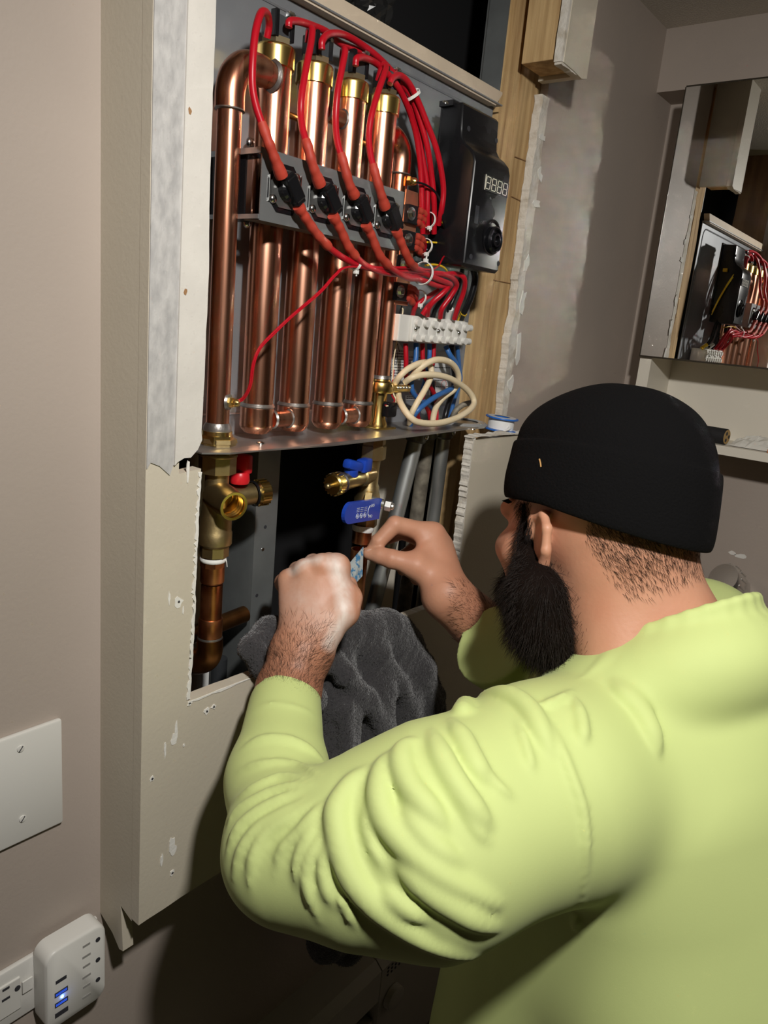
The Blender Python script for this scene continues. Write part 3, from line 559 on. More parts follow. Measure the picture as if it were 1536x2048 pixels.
for i in range(4):
    sx = dx0 + .0022 + dw * i; w_ = dw * .70; hgt = (dz1 - dz0) * .78; sz = dz0 + (dz1 - dz0) * .12; t_ = .0009; sk = .0010; pr_ = []
    for (xa_, za_, xb_, zb_) in ((0, 0, 1, 0), (0, .5, 1, .5), (0, 1, 1, 1), (0, 0, 0, .5), (0, .5, 0, 1), (1, 0, 1, .5), (1, .5, 1, 1)):
        A_ = (sx + xa_ * w_ + sk * za_, sz + za_ * hgt); B_ = (sx + xb_ * w_ + sk * zb_, sz + zb_ * hgt)
        dd = nrm(np.array(B_) - np.array(A_)); pp = np.array([-dd[1], dd[0]]) * t_ / 2; A2 = np.array(A_) + dd * .0006; B2 = np.array(B_) - dd * .0006
        pr_.append(wallpoly([A2 - pp, B2 - pp, B2 + pp, A2 + pp], -.0092, -.0089))
    obj('digit', pr_, M_SEG, ds, smooth=False)
k0 = at(*c4(1000, 330), -.009)
obj('recess_ring', lathe([(.0205, 0), (.0215, .0016), (.0195, .0022), (.0175, .0004)], k0 + np.array([-.001, .0014, .003]), (0, -1, 0), 36, False), M_BLKG, cm)
kb = obj('dial', lathe([(.0165, 0), (.0165, .006), (.0145, .008), (.0125, .008), (.0115, .0045), (.0085, .0045), (.008, .009), (.0055, .0095), (.005, .005), (.001, .005)], k0 + np.array([0, .0012, 0]), (0, -1, 0), 36), M_BLKG, cm)
a = at(*c4(875, 120), -.0084); obj('slot', slab(a[0] - .0035, a[0] + .0035, -.0088, -.0078, a[2] - .010, a[2] + .010), M_INK, cm, smooth=False)
for p in (c4(825, 465), c4(1050, 520), c2(1125, 860), c2(1310, 940)):
    a = at(*p, -.008 if p[1] > 400 else .017); obj('screw_hole', lathe([(.0032, 0), (.003, .0008), (.0018, .0008)], a, (0, -1, 0), 12), M_INK, cm)

# leads on the far side of the module, seen in the mirror
for dz_ in (0, .006): obj('yellow_wire', tube([(MX1 + .002, .045, MZ0 + .02 + dz_), (MX1 + .006, .035, MZ0 + .05 + dz_), (MX1 + .007, .022, MZ0 + .085 + dz_), (MX1 + .002, .012, MZ0 + .11 + dz_)], .0012, 8), M_YEL, ht)
obj('wire_connector', box((MX1 + .006, .032, MZ0 + .125), (.008, .010, .008), None, .001), M_YEL, ht, smooth=False)
# rating stickers with lines of tiny print
def sticker(pl, Y, lines, extra=None):
    A = [at(*c4(*p), Y) for p in pl]; zx_ = [(a[0], a[2]) for a in A]
    s = obj('sticker', wallpoly(zx_, Y - .0003, Y), M_LABEL, hp, smooth=False); xs = [p[0] for p in zx_]; zs = [p[1] for p in zx_]
    xa, xb, za, zb = min(xs), max(xs), min(zs), max(zs); r = np.random.default_rng(len(pl) + lines); prm = []
    for i in range(lines):
        z = zb - (zb - za) * (.22 + .72 * i / lines); x = xa + .003
        while x < xb - .004:
            w = r.uniform(.0015, .005); prm.append(slab(x, min(x + w, xb - .003), Y - .0005, Y - .0003, z - .0008, z + .0004)); x += w + .001
    obj('print', prm, M_INK, s, smooth=False)
    return s, xa, xb, za, zb
s1, xa, xb, za, zb = sticker([(165, 1480), (300, 1480), (312, 1230), (265, 1215), (235, 1165), (185, 1165)], .0812, 10)
obj('arrow_print', bead([(xa + .004 + x * .012, zb - .028 + z * .026) for x, z in ((.3, 0), (.7, 0), (.7, .6), (1, .6), (.5, 1), (0, .6), (.3, .6))], .0005, .0808), M_INK, s1)
sticker([(305, 1480), (420, 1480), (420, 1235), (312, 1235)], .0812, 7)
s3, xa, xb, za, zb = sticker([(460, 1600), (640, 1600), (645, 1240), (520, 1240), (480, 1260)], .0812, 5)
for dx in (.3, .75): obj('red_stamp', bead([((xa + (xb - xa) * dx) + .006 * math.cos(t), za + .016 + .006 * math.sin(t)) for t in np.linspace(0, 6.2, 14, endpoint=False)], .0004, .0808), M_INKR, s3)
sticker([(290, 1640), (400, 1640), (400, 1600), (290, 1600)], .0812, 2)

# ================================================================== house wiring below the terminal block
def cable(nm, P, m, r, label, cat='wire', group=None): return obj(nm, tube(PT(P), r, 10), m, label=label, cat=cat, group=group)
Q = lambda *ps: [(*c4(x, y), Y) for x, y, Y in ps]
cable('red_supply_wire', Q((292, 1175, .052), (295, 1300, .05), (298, 1460, .05), (330, 1560, .05), (420, 1640, .052), (480, 1730, .055), (500, 1840, .06)), M_RED, .0032, 'red supply wire nearest the flow sensor, dropping from the white terminal block')
cable('blue_supply_wire', Q((378, 1175, .052), (375, 1300, .048), (350, 1410, .046), (345, 1560, .046), (420, 1650, .048), (460, 1660, .05), (520, 1730, .056), (545, 1850, .06)), M_BLUEW, .0034, 'blue supply wire beside the red wire nearest the flow sensor')
cable('red_supply_wire', Q((430, 1175, .052), (432, 1300, .050), (440, 1420, .048), (490, 1520, .048), (540, 1640, .052), (545, 1840, .058)), M_RED, .0032, 'red supply wire between two blue wires under the terminal block')
cable('blue_supply_wire', Q((488, 1180, .052), (487, 1280, .050), (470, 1400, .052), (430, 1560, .054), (400, 1700, .056), (395, 1840, .06)), M_BLUEW, .0032, 'short blue supply wire between two red wires under the terminal block')
cable('red_supply_wire', Q((524, 1180, .052), (515, 1330, .050), (480, 1480, .05), (420, 1640, .052), (390, 1740, .055), (410, 1850, .06)), M_RED, .0032, 'red supply wire passing behind the cream cable loops')
cable('blue_supply_wire', Q((620, 1195, .050), (655, 1270, .044), (705, 1340, .042), (738, 1440, .040), (720, 1510, .038), (640, 1560, .034), (540, 1610, .030), (440, 1680, .030), (370, 1750, .034), (330, 1840, .05)), M_BLUEW, .0036, 'long blue wire curving across in front below the cream loops')
cable('blue_supply_wire', Q((715, 1195, .050), (725, 1300, .052), (735, 1420, .056), (725, 1520, .06), (690, 1640, .064), (650, 1800, .066)), M_BLUEW, .0032, 'blue supply wire at the end of the terminal block beside the wood stud')
cable('black_supply_wire', Q((668, 1195, .054), (680, 1330, .058), (692, 1440, .06), (680, 1560, .06), (640, 1680, .056), (615, 1780, .054), (610, 1850, .056)), M_BLKP, .0042, 'thick black supply wire behind the blue one')
cable('black_supply_wire', Q((510, 1480, .06), (515, 1600, .06), (520, 1720, .06), (510, 1850, .062)), M_BLKP, .0036, 'black supply wire behind the cream cables low on the panel')
cable('cream_cable', Q((205, 1500, .048), (245, 1445, .040), (310, 1385, .036), (400, 1340, .034), (470, 1335, .036), (502, 1390, .034), (490, 1470, .032), (440, 1570, .030), (375, 1680, .030), (335, 1765, .036), (325, 1850, .055)), M_CREAM, .0040, 'cream cable with printed sheath looping tightly over the supply wires', 'cable')
cable('cream_cable', Q((230, 1580, .052), (240, 1640, .036), (275, 1710, .020), (330, 1780, .010), (400, 1822, .006), (550, 1830, .004), (700, 1790, .006), (815, 1720, .012), (852, 1650, .02), (800, 1560, .024), (680, 1475, .024), (560, 1437, .026), (440, 1432, .03), (345, 1455, .036), (285, 1495, .046)), M_CREAM, .0042, 'cream cable making the widest loop over the tray edge', 'cable')
cable('cream_cable', Q((340, 1450, .044), (400, 1385, .034), (480, 1330, .028), (560, 1308, .026), (650, 1328, .026), (708, 1390, .028), (725, 1470, .03), (690, 1550, .034), (600, 1620, .04), (540, 1700, .046), (515, 1800, .05), (512, 1860, .054)), M_CREAM, .0042, 'cream cable arching highest over the sticker and back down', 'cable')
cable('grey_lead', Q((830, 1660, .036), (760, 1680, .045), (700, 1730, .05), (670, 1800, .055), (665, 1850, .06)), M_CONDUIT2, .0040, 'dull beige lead curling beside the wood stud behind the widest cream loop', 'cable')
# conduits below the tray
M_RINGZ = mat('clear_grommet', (.45, .46, .46), .25, .5)
def conduit(px0, py0, px1, py1, Y0, Y1, r, m, label, z1=-.575):
    p = at(px0, py0, Y0); q = at(px1, py1, Y1); d = nrm(q - p); q2 = p + d * ((z1 - p[2]) / d[2]); p2 = p - d * ((p[2] - (TZ - .003)) / d[2]) if abs(d[2]) > .1 else p
    t = thing('conduit', tuple(q2), label, 'conduit', None)
    obj('tube', cyl(p2, q2, r, 28), m, t)
    cn = obj('connector', [lathe([(r + .003, 0), (r + .0035, .002), (r + .0035, .016), (r + .0008, .019)], p2, d, 24)], mat('dull_zinc', (.22, .22, .19), .45, .8), t)
    screw(p2 + d * .010 + np.array([.004, -r - .003, 0]), (.2, -1, 0), .0042, cn)
conduit(826, 900, 793, 1030, .055, .060, .0108, M_CONDUIT, 'shiny zinc conduit below the heater, the one closest to the blue lever')
conduit(851, 905, 832, 1040, .075, .085, .0105, M_CONDUIT2, 'rusty weathered conduit between two shiny ones')
conduit(884, 900, 866, 1040, .065, .072, .0100, M_CONDUIT, 'shiny zinc conduit next to the wood stud')
gr_c = atZ(*c4(500, 1790), TZ + .002)
obj('cable_grommet', [lathe([(.040, 0), (.042, .003), (.038, .006), (.034, .003)], (gr_c[0] + .010, .050, TZ - .0005), (0, 0, 1), 36, False), lathe([(.030, .002), (.032, .004), (.028, .005)], (gr_c[0] + .010, .050, TZ), (0, 0, 1), 30, False)], M_RINGZ, label='glossy plastic-covered ring where the cables pass through the tray', cat='grommet')

# ================================================================== hot side valve, left
VX, VY = .4715, .040; zz = lambda py: at(430, py, VY)[2]
hv = thing('hot_valve', (VX, VY, zz(1115)), 'brass isolation valve with red handle and open threaded port', 'valve')
vb = obj('valve_body', [lathe([(.0150, zz(945)), (.0118, zz(948)), (.0118, zz(985)), (.0132, zz(995)), (.0142, zz(1020)), (.0150, zz(1030)), (.0165, zz(1040)), (.0165, zz(1060)), (.0174, zz(1063)), (.0174, zz(1085)), (.0155, zz(1090))][::-1], (VX, VY, 0), (0, 0, 1), 32),
                        lathe([(.0148, zz(1110)), (.0148, zz(1088))], (VX, VY, 0), (0, 0, 1), 8)], M_BRONZE, hv, angle=35)
obj('union_nut', [lathe([(.0185, zz(945)), (.0185, zz(912)), (.0172, zz(908)), (.0172, zz(885)), (.0185, zz(884)), (.0178, zz(876))], (VX, VY, 0), (0, 0, 1), 8), lathe([(.0190, zz(912)), (.0195, zz(910)), (.0190, zz(907))], (VX, VY, 0), (0, 0, 1), 32)], M_BRONZE, hv, angle=25)
po = at(468, 1013, .004); pb = np.array([VX, VY, po[2] + .004]); d_ = nrm(po - pb); L_ = np.linalg.norm(po - pb)
obj('open_port', lathe([(.0150, 0), (.0152, L_ * .55), (.0142, L_ * .8), (.0146, L_), (.0120, L_), (.0116, L_ - .002), (.0122, L_ - .004), (.0114, L_ - .0055), (.0120, L_ - .0075), (.0112, L_ - .009), (.0118, L_ - .011), (.0110, L_ - .0125), (.0112, L_ * .3), (.001, L_ * .28)], pb, d_, 32), M_BRONZE, hv)
obj('port_thread', lathe([(.0143, L_ + .0002), (.0118, L_ + .0003), (.0112, L_ - .002), (.0119, L_ - .004), (.0110, L_ - .0055), (.0117, L_ - .0075), (.0108, L_ - .009), (.0115, L_ - .011), (.0106, L_ - .0125), (.0108, L_ * .35)], pb, d_, 32, False), M_BRASS, hv)
ca = at(*c6(570, 455), .045); cb_ = np.array([VX + .010, VY + .012, ca[2] - .002]); d_ = nrm(ca - cb_)
obj('drain_branch', cyl(cb_, ca - d_ * .014, .0115, 28), M_BRONZE, hv)
def knurl(c, d, r, L, n=18):
    prof_a = lathe([(r * .86, -.002), (r, 0), (r, L), (r * .88, L + .0018)], c, d, 32); u, v = frame(d); out = [prof_a]
    for i in range(n):
        a = 2 * math.pi * i / n; e = u * math.cos(a) + v * math.sin(a); out.append(box(np.asarray(c) + e * r + nrm(d) * L / 2, (L * .95, .0022, .0018), (d, e, np.cross(d, e))))
    return out
obj('drain_cap', knurl(ca - d_ * .008, d_, .0135, .011), M_BRASS, hv, angle=30)
obj('o_ring', lathe([(.0125, 0), (.0140, .0015), (.0125, .003)], ca - d_ * .0135, d_, 28, False), M_BLKP, hv)
ha = at(*c6(400, 360), .045)
rh = obj('red_handle', [lathe([(.0095, 0), (.0105, .003), (.0098, .010), (.0085, .012)], ha + np.array([0, 0, -.004]), (0, 0, 1), 24), box(ha + np.array([.0045, 0, .016]), (.0105, .017, .020), ((1, .2, 0), (-.2, 1, 0), (0, 0, 1)), .0025)], M_REDH, hv)
# taped copper below, tee and elbow
cz0 = zz(1290)
hp_ = thing('hot_copper_pipe', (VX, VY, cz0), 'scratched copper pipe with white tape on its adapter below the red-handled valve', 'pipe')
obj('thread_tape', lathe([(.0130, zz(1112)), (.0138, zz(1116)), (.0132, zz(1120)), (.0126, zz(1121))][::-1], (VX - .001, VY, 0), (0, 0, 1), 28, False), M_PTFE, hp_)
obj('tape_tail', tube(PT([(*c6(290, 930), .030), (*c6(303, 960), .028), (*c6(308, 1000), .028)]), .0005, 5), M_PTFE, hp_)
obj('adapter', [lathe([(.0130, zz(1119)), (.0130, zz(1130))][::-1], (VX - .001, VY, 0), (0, 0, 1), 8, ph=.3), lathe([(.0122, zz(1130)), (.0122, zz(1160)), (.0112, zz(1163))][::-1], (VX - .001, VY, 0), (0, 0, 1), 28)], M_COPPER_OLD, hp_, angle=25)
obj('pipe', cyl((VX - .001, VY, zz(1165)), (VX - .001, VY, zz(1265)), .0111, 28), M_COPPER_OLD, hp_)
obj('coupling', lathe([(.0118, zz(1232)), (.0124, zz(1234)), (.0124, zz(1268)), (.0118, zz(1270))][::-1], (VX - .001, VY, 0), (0, 0, 1), 28), M_COPPER_OLD, hp_)
obj('solder_ring', lathe([(.0126, zz(1268)), (.0132, zz(1271)), (.0126, zz(1274))][::-1], (VX - .001, VY, 0), (0, 0, 1), 28, False), M_SOLDER, hp_)
M_DKCU = mat('dark_copper', (.36, .17, .055), .4, 1.0, color2=(.18, .075, .025), scale=18, rvar=.1)
obj('elbow', tube([(VX - .001, VY, zz(1272)), (VX - .001, VY, zz(1300)), (VX - .003, VY + .004, zz(1316)), (VX - .006, VY + .016, zz(1326)), (VX - .008, VY + .034, zz(1326)), (VX - .008, VY + .05, zz(1326))], .0135, 26, 8), M_DKCU, hp_)
ba = at(*c6(435, 1345), .10); obj('branch_pipe', cyl((VX, VY + .055, ba[2] - .005), ba, .0100, 22), M_DKCU, hp_)
obj('rear_pipe', cyl((VX - .008, VY + .045, zz(1330)), (VX - .008, VY + .045, zz(1228)), .0120, 22), M_DKCU, hp_)

# ================================================================== cold side valve, right
WX, WYY = .7035, .035; zr = lambda py: at(725, py, WYY)[2]
cv = thing('cold_valve', (WX, WYY, zr(1056)), 'brass isolation valve with blue drain handle and blue lever', 'valve')
obj('valve_body', [lathe([(.0135, zr(918)), (.0125, zr(922)), (.0115, zr(940)), (.0115, zr(968)), (.0135, zr(974)), (.0135, zr(982)), (.0150, zr(988)), (.0165, zr(1000)), (.0165, zr(1008)), (.0150, zr(1018)), (.0140, zr(1030))][::-1], (WX, WYY, 0), (0, 0, 1), 30),
                   lathe([(.0150, zr(1030)), (.0150, zr(1050)), (.0135, zr(1053))][::-1], (WX, WYY, 0), (0, 0, 1), 8)], M_BRONZE, cv, angle=35)
obj('union_nut', lathe([(.0180, zr(918)), (.0180, zr(892)), (.0165, zr(889)), (.0165, zr(872))], (WX, WYY, 0), (0, 0, 1), 8), M_BRONZE, cv, angle=25)
da = at(*c7(290, 465), .020); db = np.array([WX - .004, WYY - .004, da[2] + .003]); d_ = nrm(da - db)
db_ = obj('drain_branch', [cyl(db, da - d_ * .010, .0105, 28), lathe([(.0125, 0), (.0125, .006), (.0105, .008)], db + d_ * .016, d_, 28)], M_BRONZE, cv)
obj('drain_cap', knurl(da - d_ * .008, d_, .0125, .010), M_BRASS, cv, angle=30)
obj('cap_pin', [cyl(da + d_ * .002, da + d_ * .011, .0025, 10), ball(da + d_ * .012, .0035, 12)], M_BRONZE, cv)
obj('o_ring', lathe([(.0115, 0), (.0132, .0016), (.0115, .0032)], da - d_ * .0135, d_, 28, False), mat('dark_rubber', (.02, .012, .02), .5), cv)
bh = at(*c7(500, 320), .022)
obj('blue_drain_handle', [box(bh + np.array([.010, 0, .002]), (.020, .014, .016), ((1, .25, .03), (-.25, 1, 0), (0, 0, 1)), .003), box(bh + np.array([-.012, -.002, .004]), (.030, .013, .012), ((1, .1, -.25), (-.1, 1, 0), (.25, 0, 1)), .004), lathe([(.006, 0), (.0085, .003), (.0085, .010)], bh + np.array([-.013, 0, -.011]), (0, 0, 1), 20)], M_BLUEH, cv)
hx_ = at(*c7(600, 585), .020); obj('side_hex', [lathe([(.0105, 0), (.0105, .008)], hx_ + np.array([-.006, .002, 0]), (.5, -.85, 0), 6)], M_BRONZE, cv, smooth=False)
nb = at(*c7(730, 640), .004); db2 = hx_ + np.array([.0, -.006, -.008])
obj('stem_nut', [cyl(nb + np.array([-.020, .016, .006]), nb + np.array([-.003, .003, .001]), .0062, 16), lathe([(.0068, 0), (.0068, .007), (.004, .008)], nb, (.45, -.9, -.1), 6), lathe([(.0045, .008), (.004, .010), (.0022, .011)], nb, (.45, -.9, -.1), 14)], M_CHROME, cv, angle=30)
# blue lever: flat rounded strap carrying the printed marks
LQ = [at(*c7(*p), .000) for p in ((372, 700), (672, 625), (660, 728), (390, 752))]
lu = nrm(at(*c7(660, 672), .006) - at(*c7(390, 712), -.006)); lo_c = (at(*c7(390, 712), -.006) + at(*c7(660, 672), .006)) / 2; lv = nrm(np.cross((0, -1, 0), lu)); lv = lv if lv[2] > 0 else -lv
lw_ = np.cross(lu, lv); Lh = np.linalg.norm(at(*c7(660, 672), .006) - at(*c7(390, 712), -.006))
lev = obj('blue_lever', prism([(x, y) for x, y in ([(Lh / 2 + .004, -.0125), (Lh / 2 + .004, .0125)] + [(-Lh / 2 + .007 + .0125 * math.cos(a) * 1.0, .0125 * math.sin(a)) for a in np.linspace(math.pi / 2, 3 * math.pi / 2, 11)])], lo_c - lw_ * .00225, lu, lv, .0045), M_BLUEH, cv, smooth=False)
def text(body, c, u, v, size, m, parent, name='print', flip=False):
    cu = bpy.data.curves.new(name, 'FONT'); cu.body = body; cu.size = size; cu.align_x = 'CENTER'; cu.align_y = 'CENTER'; cu.extrude = .00012
    tmp = bpy.data.objects.new('tmp_text', cu); col.objects.link(tmp); dg = bpy.context.evaluated_depsgraph_get(); me = bpy.data.meshes.new_from_object(tmp.evaluated_get(dg))
    V = np.array([w.co[:] for w in me.vertices]); Fc = [tuple(p.vertices) for p in me.polygons]; bpy.data.objects.remove(tmp); bpy.data.curves.remove(cu); bpy.data.meshes.remove(me)
    u = nrm(u); v = nrm(v); w = np.cross(u, v); return obj(name, (np.asarray(c) + V[:, :1] * u + V[:, 1:2] * v + V[:, 2:3] * w, Fc), m, parent, smooth=False, fix=False)
M_PRW = mat('print_white', (.62, .66, .74), .6)
fr = lo_c - np.array([0, 1, 0]) * .0046
fn = nrm(np.cross(lu, lv)); fn = fn if fn[1] < 0 else -fn; fr = lo_c + fn * .0027
text('OFF', fr + lu * (.0185) + lv * .0062, -lu, -lv, .0052, M_PRW, lev)
text('ON', fr + lu * (.0170) - lv * .0068, -lu, -lv, .0052, M_PRW, lev)
ar = [fr + lu * .0118 + lv * z for z in (-.0065, -.003, .002, .006)]; ar[1] = ar[1] - lu * .002; ar[2] = ar[2] - lu * .002
obj('arrow_print', [tube(ar, .0004, 5), tube([ar[0] + lu * .002, ar[0], ar[0] + lv * .0022], .0004, 5, 1, False), tube([ar[-1] + lu * .002, ar[-1], ar[-1] - lv * .0022], .0004, 5, 1, False)], M_PRW, lev)
for k_, o_ in enumerate((.003, -.0055, -.014)):
    cc = fr + lu * o_ - lv * .0045; ring_ = [cc + .0028 * (lu * math.cos(t) + lv * math.sin(t)) for t in np.linspace(0, 2 * math.pi, 15)]
    pr_ = [tube(ring_, .00035, 5, 1, False), tube([cc - lu * .0012, cc + lu * .0012], .0004, 5, 1, False), tube([cc - lv * .0013, cc + lv * .0013], .0004, 5, 1, False)]
    for q_ in range(3): pr_.append(tube([cc + lv * (.0052 + .0021 * q_) - lu * .0028, cc + lv * (.0052 + .0021 * q_) + lu * .0028], .00032, 5, 1, False))
    obj('approval_print', pr_, M_PRW, lev)
# cast lettering and marks on the body
# copper adapter, gap and the pipe being cleaned
cp = thing('cold_copper_adapter', (WX - .004, WYY, zr(1085)), 'short copper adapter with white tape under the blue lever valve', 'pipe fitting')
obj('thread_tape', lathe([(.0132, zr(1049)), (.0140, zr(1053)), (.0136, zr(1060)), (.0126, zr(1062))][::-1], (WX - .003, WYY, 0), (0, 0, 1), 28, False), M_PTFE, cp)
obj('adapter', [lathe([(.0128, zr(1060)), (.0122, zr(1064)), (.0122, zr(1084)), (.0108, zr(1084)), (.0106, zr(1070))][::-1], (WX - .004, WYY, 0), (0, 0, 1), 28)], M_COPPER_OLD, cp)
rx_ = WX - .006
rp = thing('cold_copper_riser', (rx_, WYY, -.575), 'open-ended bright copper pipe being cleaned with the abrasive cloth', 'pipe')
obj('pipe', lathe([(.0098, zr(1150)), (.0098, zr(1097)), (.0111, zr(1096)), (.0111, -.575)], (rx_, WYY, 0), (0, 0, 1), 30, False), M_COPPER_OLD, rp)
# tape roll on the ledge
ta = atZ(998, 852, ZL + .016); ta = np.array([at(1000, 866, .028)[0] - .002, .028, ZL + .001])
tr = thing('tape_roll', tuple(ta), 'blue plastic spool of white thread seal tape on the broken ledge', 'tape roll')
M_BLUP = mat('blue_spool', (.02, .14, .52), .35)
for h, tilt in ((0.0005, .0), (.0185, .0)):
    obj('flange', lathe([(.0115, h), (.0245, h), (.0250, h + .001), (.0245, h + .0022), (.0115, h + .0022)], ta, (.03, -.05, 1), 40, False), M_BLUP, tr)
obj('hub', lathe([(.0105, .001), (.0118, .001), (.0118, .0205), (.0105, .0205), (.0105, .001)], ta, (.03, -.05, 1), 32, False), M_BLUP, tr)
obj('tape', lathe([(.0119, .003), (.0195, .003), (.0198, .010), (.0195, .0182), (.0119, .0182)], ta, (.03, -.05, 1), 36, False), M_PTFE, tr)
obj('tape_tail', tube([ta + np.array([-.006, -.0195, .008]), ta + np.array([-.014, -.022, .006]), ta + np.array([-.026, -.020, .003])], [.003, .002, .0006], 6), M_PTFE, tr)
obj('flange_paper', lathe([(.0125, .0208), (.0215, .0208), (.0215, .0212), (.0125, .0212)], ta, (.03, -.05, 1), 36, False), M_LABEL, tr)

# ================================================================== left wall fittings
a0 = at(118, 1433, WY); a1 = at(118, 1640, WY)
swp = thing('blank_plate', (a0[0] - .057, WY, a1[2]), 'white double blank wall plate with slotted screws', 'wall plate')
obj('plate', box((a0[0] - .0575, WY - .003, (a0[2] + a1[2]) / 2), (.115, .0062, a0[2] - a1[2]), None, .0022), M_WHITE, swp)
for px, py in ((41, 1497), (45, 1637)):
    p = at(px, py, WY - .0062); s = obj('screw', lathe([(.0034, 0), (.0032, .0009), (.001, .0012)], p, (0, -1, 0), 16), M_WHITE, swp)
    obj('slot', box(p + np.array([0, -.0012, 0]), (.0058, .0004, .0008), ((.6, 0, .8), (0, 1, 0), (-.8, 0, .6))), M_INK, s, smooth=False)
# receptacle strip: horizontal cover with outlets
o1 = at(165, 1850, WY); ot = at(0, 1950, WY); ob = at(0, 2047, WY)
zt_, zb_ = at(60, 1905, WY)[2], at(60, 2012, WY)[2]; xr_ = at(190, 1870, WY)[0]
oc = thing('outlet_cover', (.25, WY, zb_), 'white horizontal outlet cover plate beside the plugged-in adapter', 'outlet')
obj('cover', box((xr_ - .085, WY - .003, (zt_ + zb_) / 2), (.17, .0062, zt_ - zb_), None, .002), M_WHITE, oc)
fc = obj('receptacle', box((xr_ - .125, WY - .0065, (zt_ + zb_) / 2), (.085, .0030, (zt_ - zb_) * .58), None, .001), M_WHITE, oc, smooth=False)
for px, py, w, h in ((12, 1978, .0065, .0022), (12, 1998, .0075, .0022)):
    p = at(px, py, WY - .0083); obj('slot', box(p, (w, .0006, h)), M_INK, fc, smooth=False)
p = at(35, 1976, WY - .0083); obj('ground_hole', lathe([(.0028, 0), (.0028, .0006)], p, (0, -1, 0), 12), M_INK, fc)
p = at(55, 1970, WY - .0083); obj('test_button', [box(p, (.010, .0016, .014), None, .0004)], M_WHITE, fc, smooth=False)
# plug-in adapter
f0 = at(100, 1965, WY - .03)
ax0, ax1 = at(92, 1990, WY - .030)[0], at(212, 1900, WY - .030)[0]; az1, az0 = at(160, 1862, WY - .030)[2] - .007, at(150, 2020, WY - .030)[2] - .007
pa = thing('plug_adapter', ((ax0 + ax1) / 2, WY, az0), 'white multi-outlet plug adapter with a glowing blue light', 'plug adapter')
acx, acz = (ax0 + ax1) / 2, (az0 + az1) / 2; aw, ah = ax1 - ax0, az1 - az0
AV = []; AF = []; RR = rrect(aw, ah, .012, 6); nR = len(RR)
for k_, y_ in ((1.0, WY - .007), (1.0, WY - .026), (.985, WY - .0285), (.955, WY - .030)):
    AV += [(acx + x * k_, y_, acz + z * k_) for x, z in RR]
AF = [(i * nR + j, i * nR + (j + 1) % nR, (i + 1) * nR + (j + 1) % nR, (i + 1) * nR + j) for i in range(3) for j in range(nR)] + [tuple(range(nR)), tuple(3 * nR + j for j in range(nR))]
ad = obj('housing', (np.array(AV), AF), M_WHITE, pa, angle=50)
FY = WY - .0301
def slot(x, z, w, h, m=M_INK, nm='socket_slot', par=ad): return obj(nm, box((x, FY - .0001, z), (w, .0006, h), None), m, par, smooth=False)
M_SLOT = mat('slot_grey', (.30, .29, .27), .6)
for i in range(3):
    cx, cz = acx + aw * .16, acz + ah * (.28 - .27 * i)
    slot(cx, cz + .006, .0078, .0022, M_SLOT); slot(cx, cz - .007, .0088, .0022, M_SLOT)
    obj('ground_hole', lathe([(.0026, 0), (.0026, .0005)], (cx + .0125, FY + .0002, cz + .004), (0, -1, 0), 12), M_INK, ad)
slot(acx - aw * .26, acz + ah * .10, .011, .0036, nm='usb_port')
for i in range(3):
    slot(acx - aw * .26, acz - ah * (.06 + .135 * i), .0135, .0052, M_INK, 'usb_port')
for i in range(2): slot(acx - aw * .26, acz - ah * (.06 + .135 * i), .0115, .003, mat('usb_blue', (.02, .06, .6), .4, emit=(.05, .15, 1.0), estr=.8), 'usb_tongue')
obj('indicator_light', lathe([(.0016, 0), (.0012, .0008)], (acx - aw * .25, FY - .0003, acz - ah * .125), (0, -1, 0), 12), mat('led_blue', (.1, .3, 1), .3, emit=(.08, .25, 1.0), estr=14.0), ad)
ldb = bpy.data.lights.new('indicator_glow', 'POINT'); lob = bpy.data.objects.new('indicator_glow', ldb); col.objects.link(lob); lob.location = (acx - aw * .25, FY - .004, acz - ah * .125); ldb.energy = .0006; ldb.color = (.1, .25, 1); ldb.shadow_soft_size = .001

# ================================================================== baseboard heater under the chase
bz1 = at(600, 1974, WY)[2]; bz0 = ZF + .05
bbh = thing('baseboard_heater', (.9, WY, bz0), 'long beige electric baseboard heater with knob under the chase', 'baseboard heater')
hp2 = [(WY, bz1), (WY - .048, bz1 - .004), (WY - .062, bz1 - .016), (WY - .062, bz1 - .075), (WY - .052, bz1 - .08), (WY - .052, bz0 + .02), (WY - .06, bz0 + .012), (WY - .06, bz0), (WY, bz0)]
ex = at(790, 1990, WY - .06)[0] - .05
obj('hood', prism(hp2[:5] + [(WY, bz1 - .08)], (.30, 0, 0), (0, 1, 0), (0, 0, 1), ex - .30), M_BASEB, bbh, smooth=False)
obj('lower_panel', slab(.30, ex, WY - .055, WY, bz0, bz1 - .118), M_BASEB, bbh, smooth=False)
obj('fin_block', slab(.32, ex, WY - .04, WY, bz1 - .118, bz1 - .08), M_BLACK, bbh, smooth=False)
ep = obj('end_box', prism([hp2[i] for i in (0, 1, 2)] + [(WY - .062, bz0), (WY, bz0)], (ex + .002, 0, 0), (0, 1, 0), (0, 0, 1), XR - .30 - ex), M_BASEB, bbh, smooth=False)
kk = at(783, 1990, WY - .063); obj('thermostat_knob', lathe([(.021, 0), (.020, .010), (.016, .012), (.002, .012)], kk, (0, -1, 0), 32), M_BASEB, ep)
for i in range(8):
    for j in range(3):
        p = (ex + .018 + .010 * i, WY - .0622, bz1 - .022 - .007 * j); obj('vent_hole', lathe([(.0024, 0), (.0024, .0004)], p, (0, -1, 0), 8), M_INK, ep)

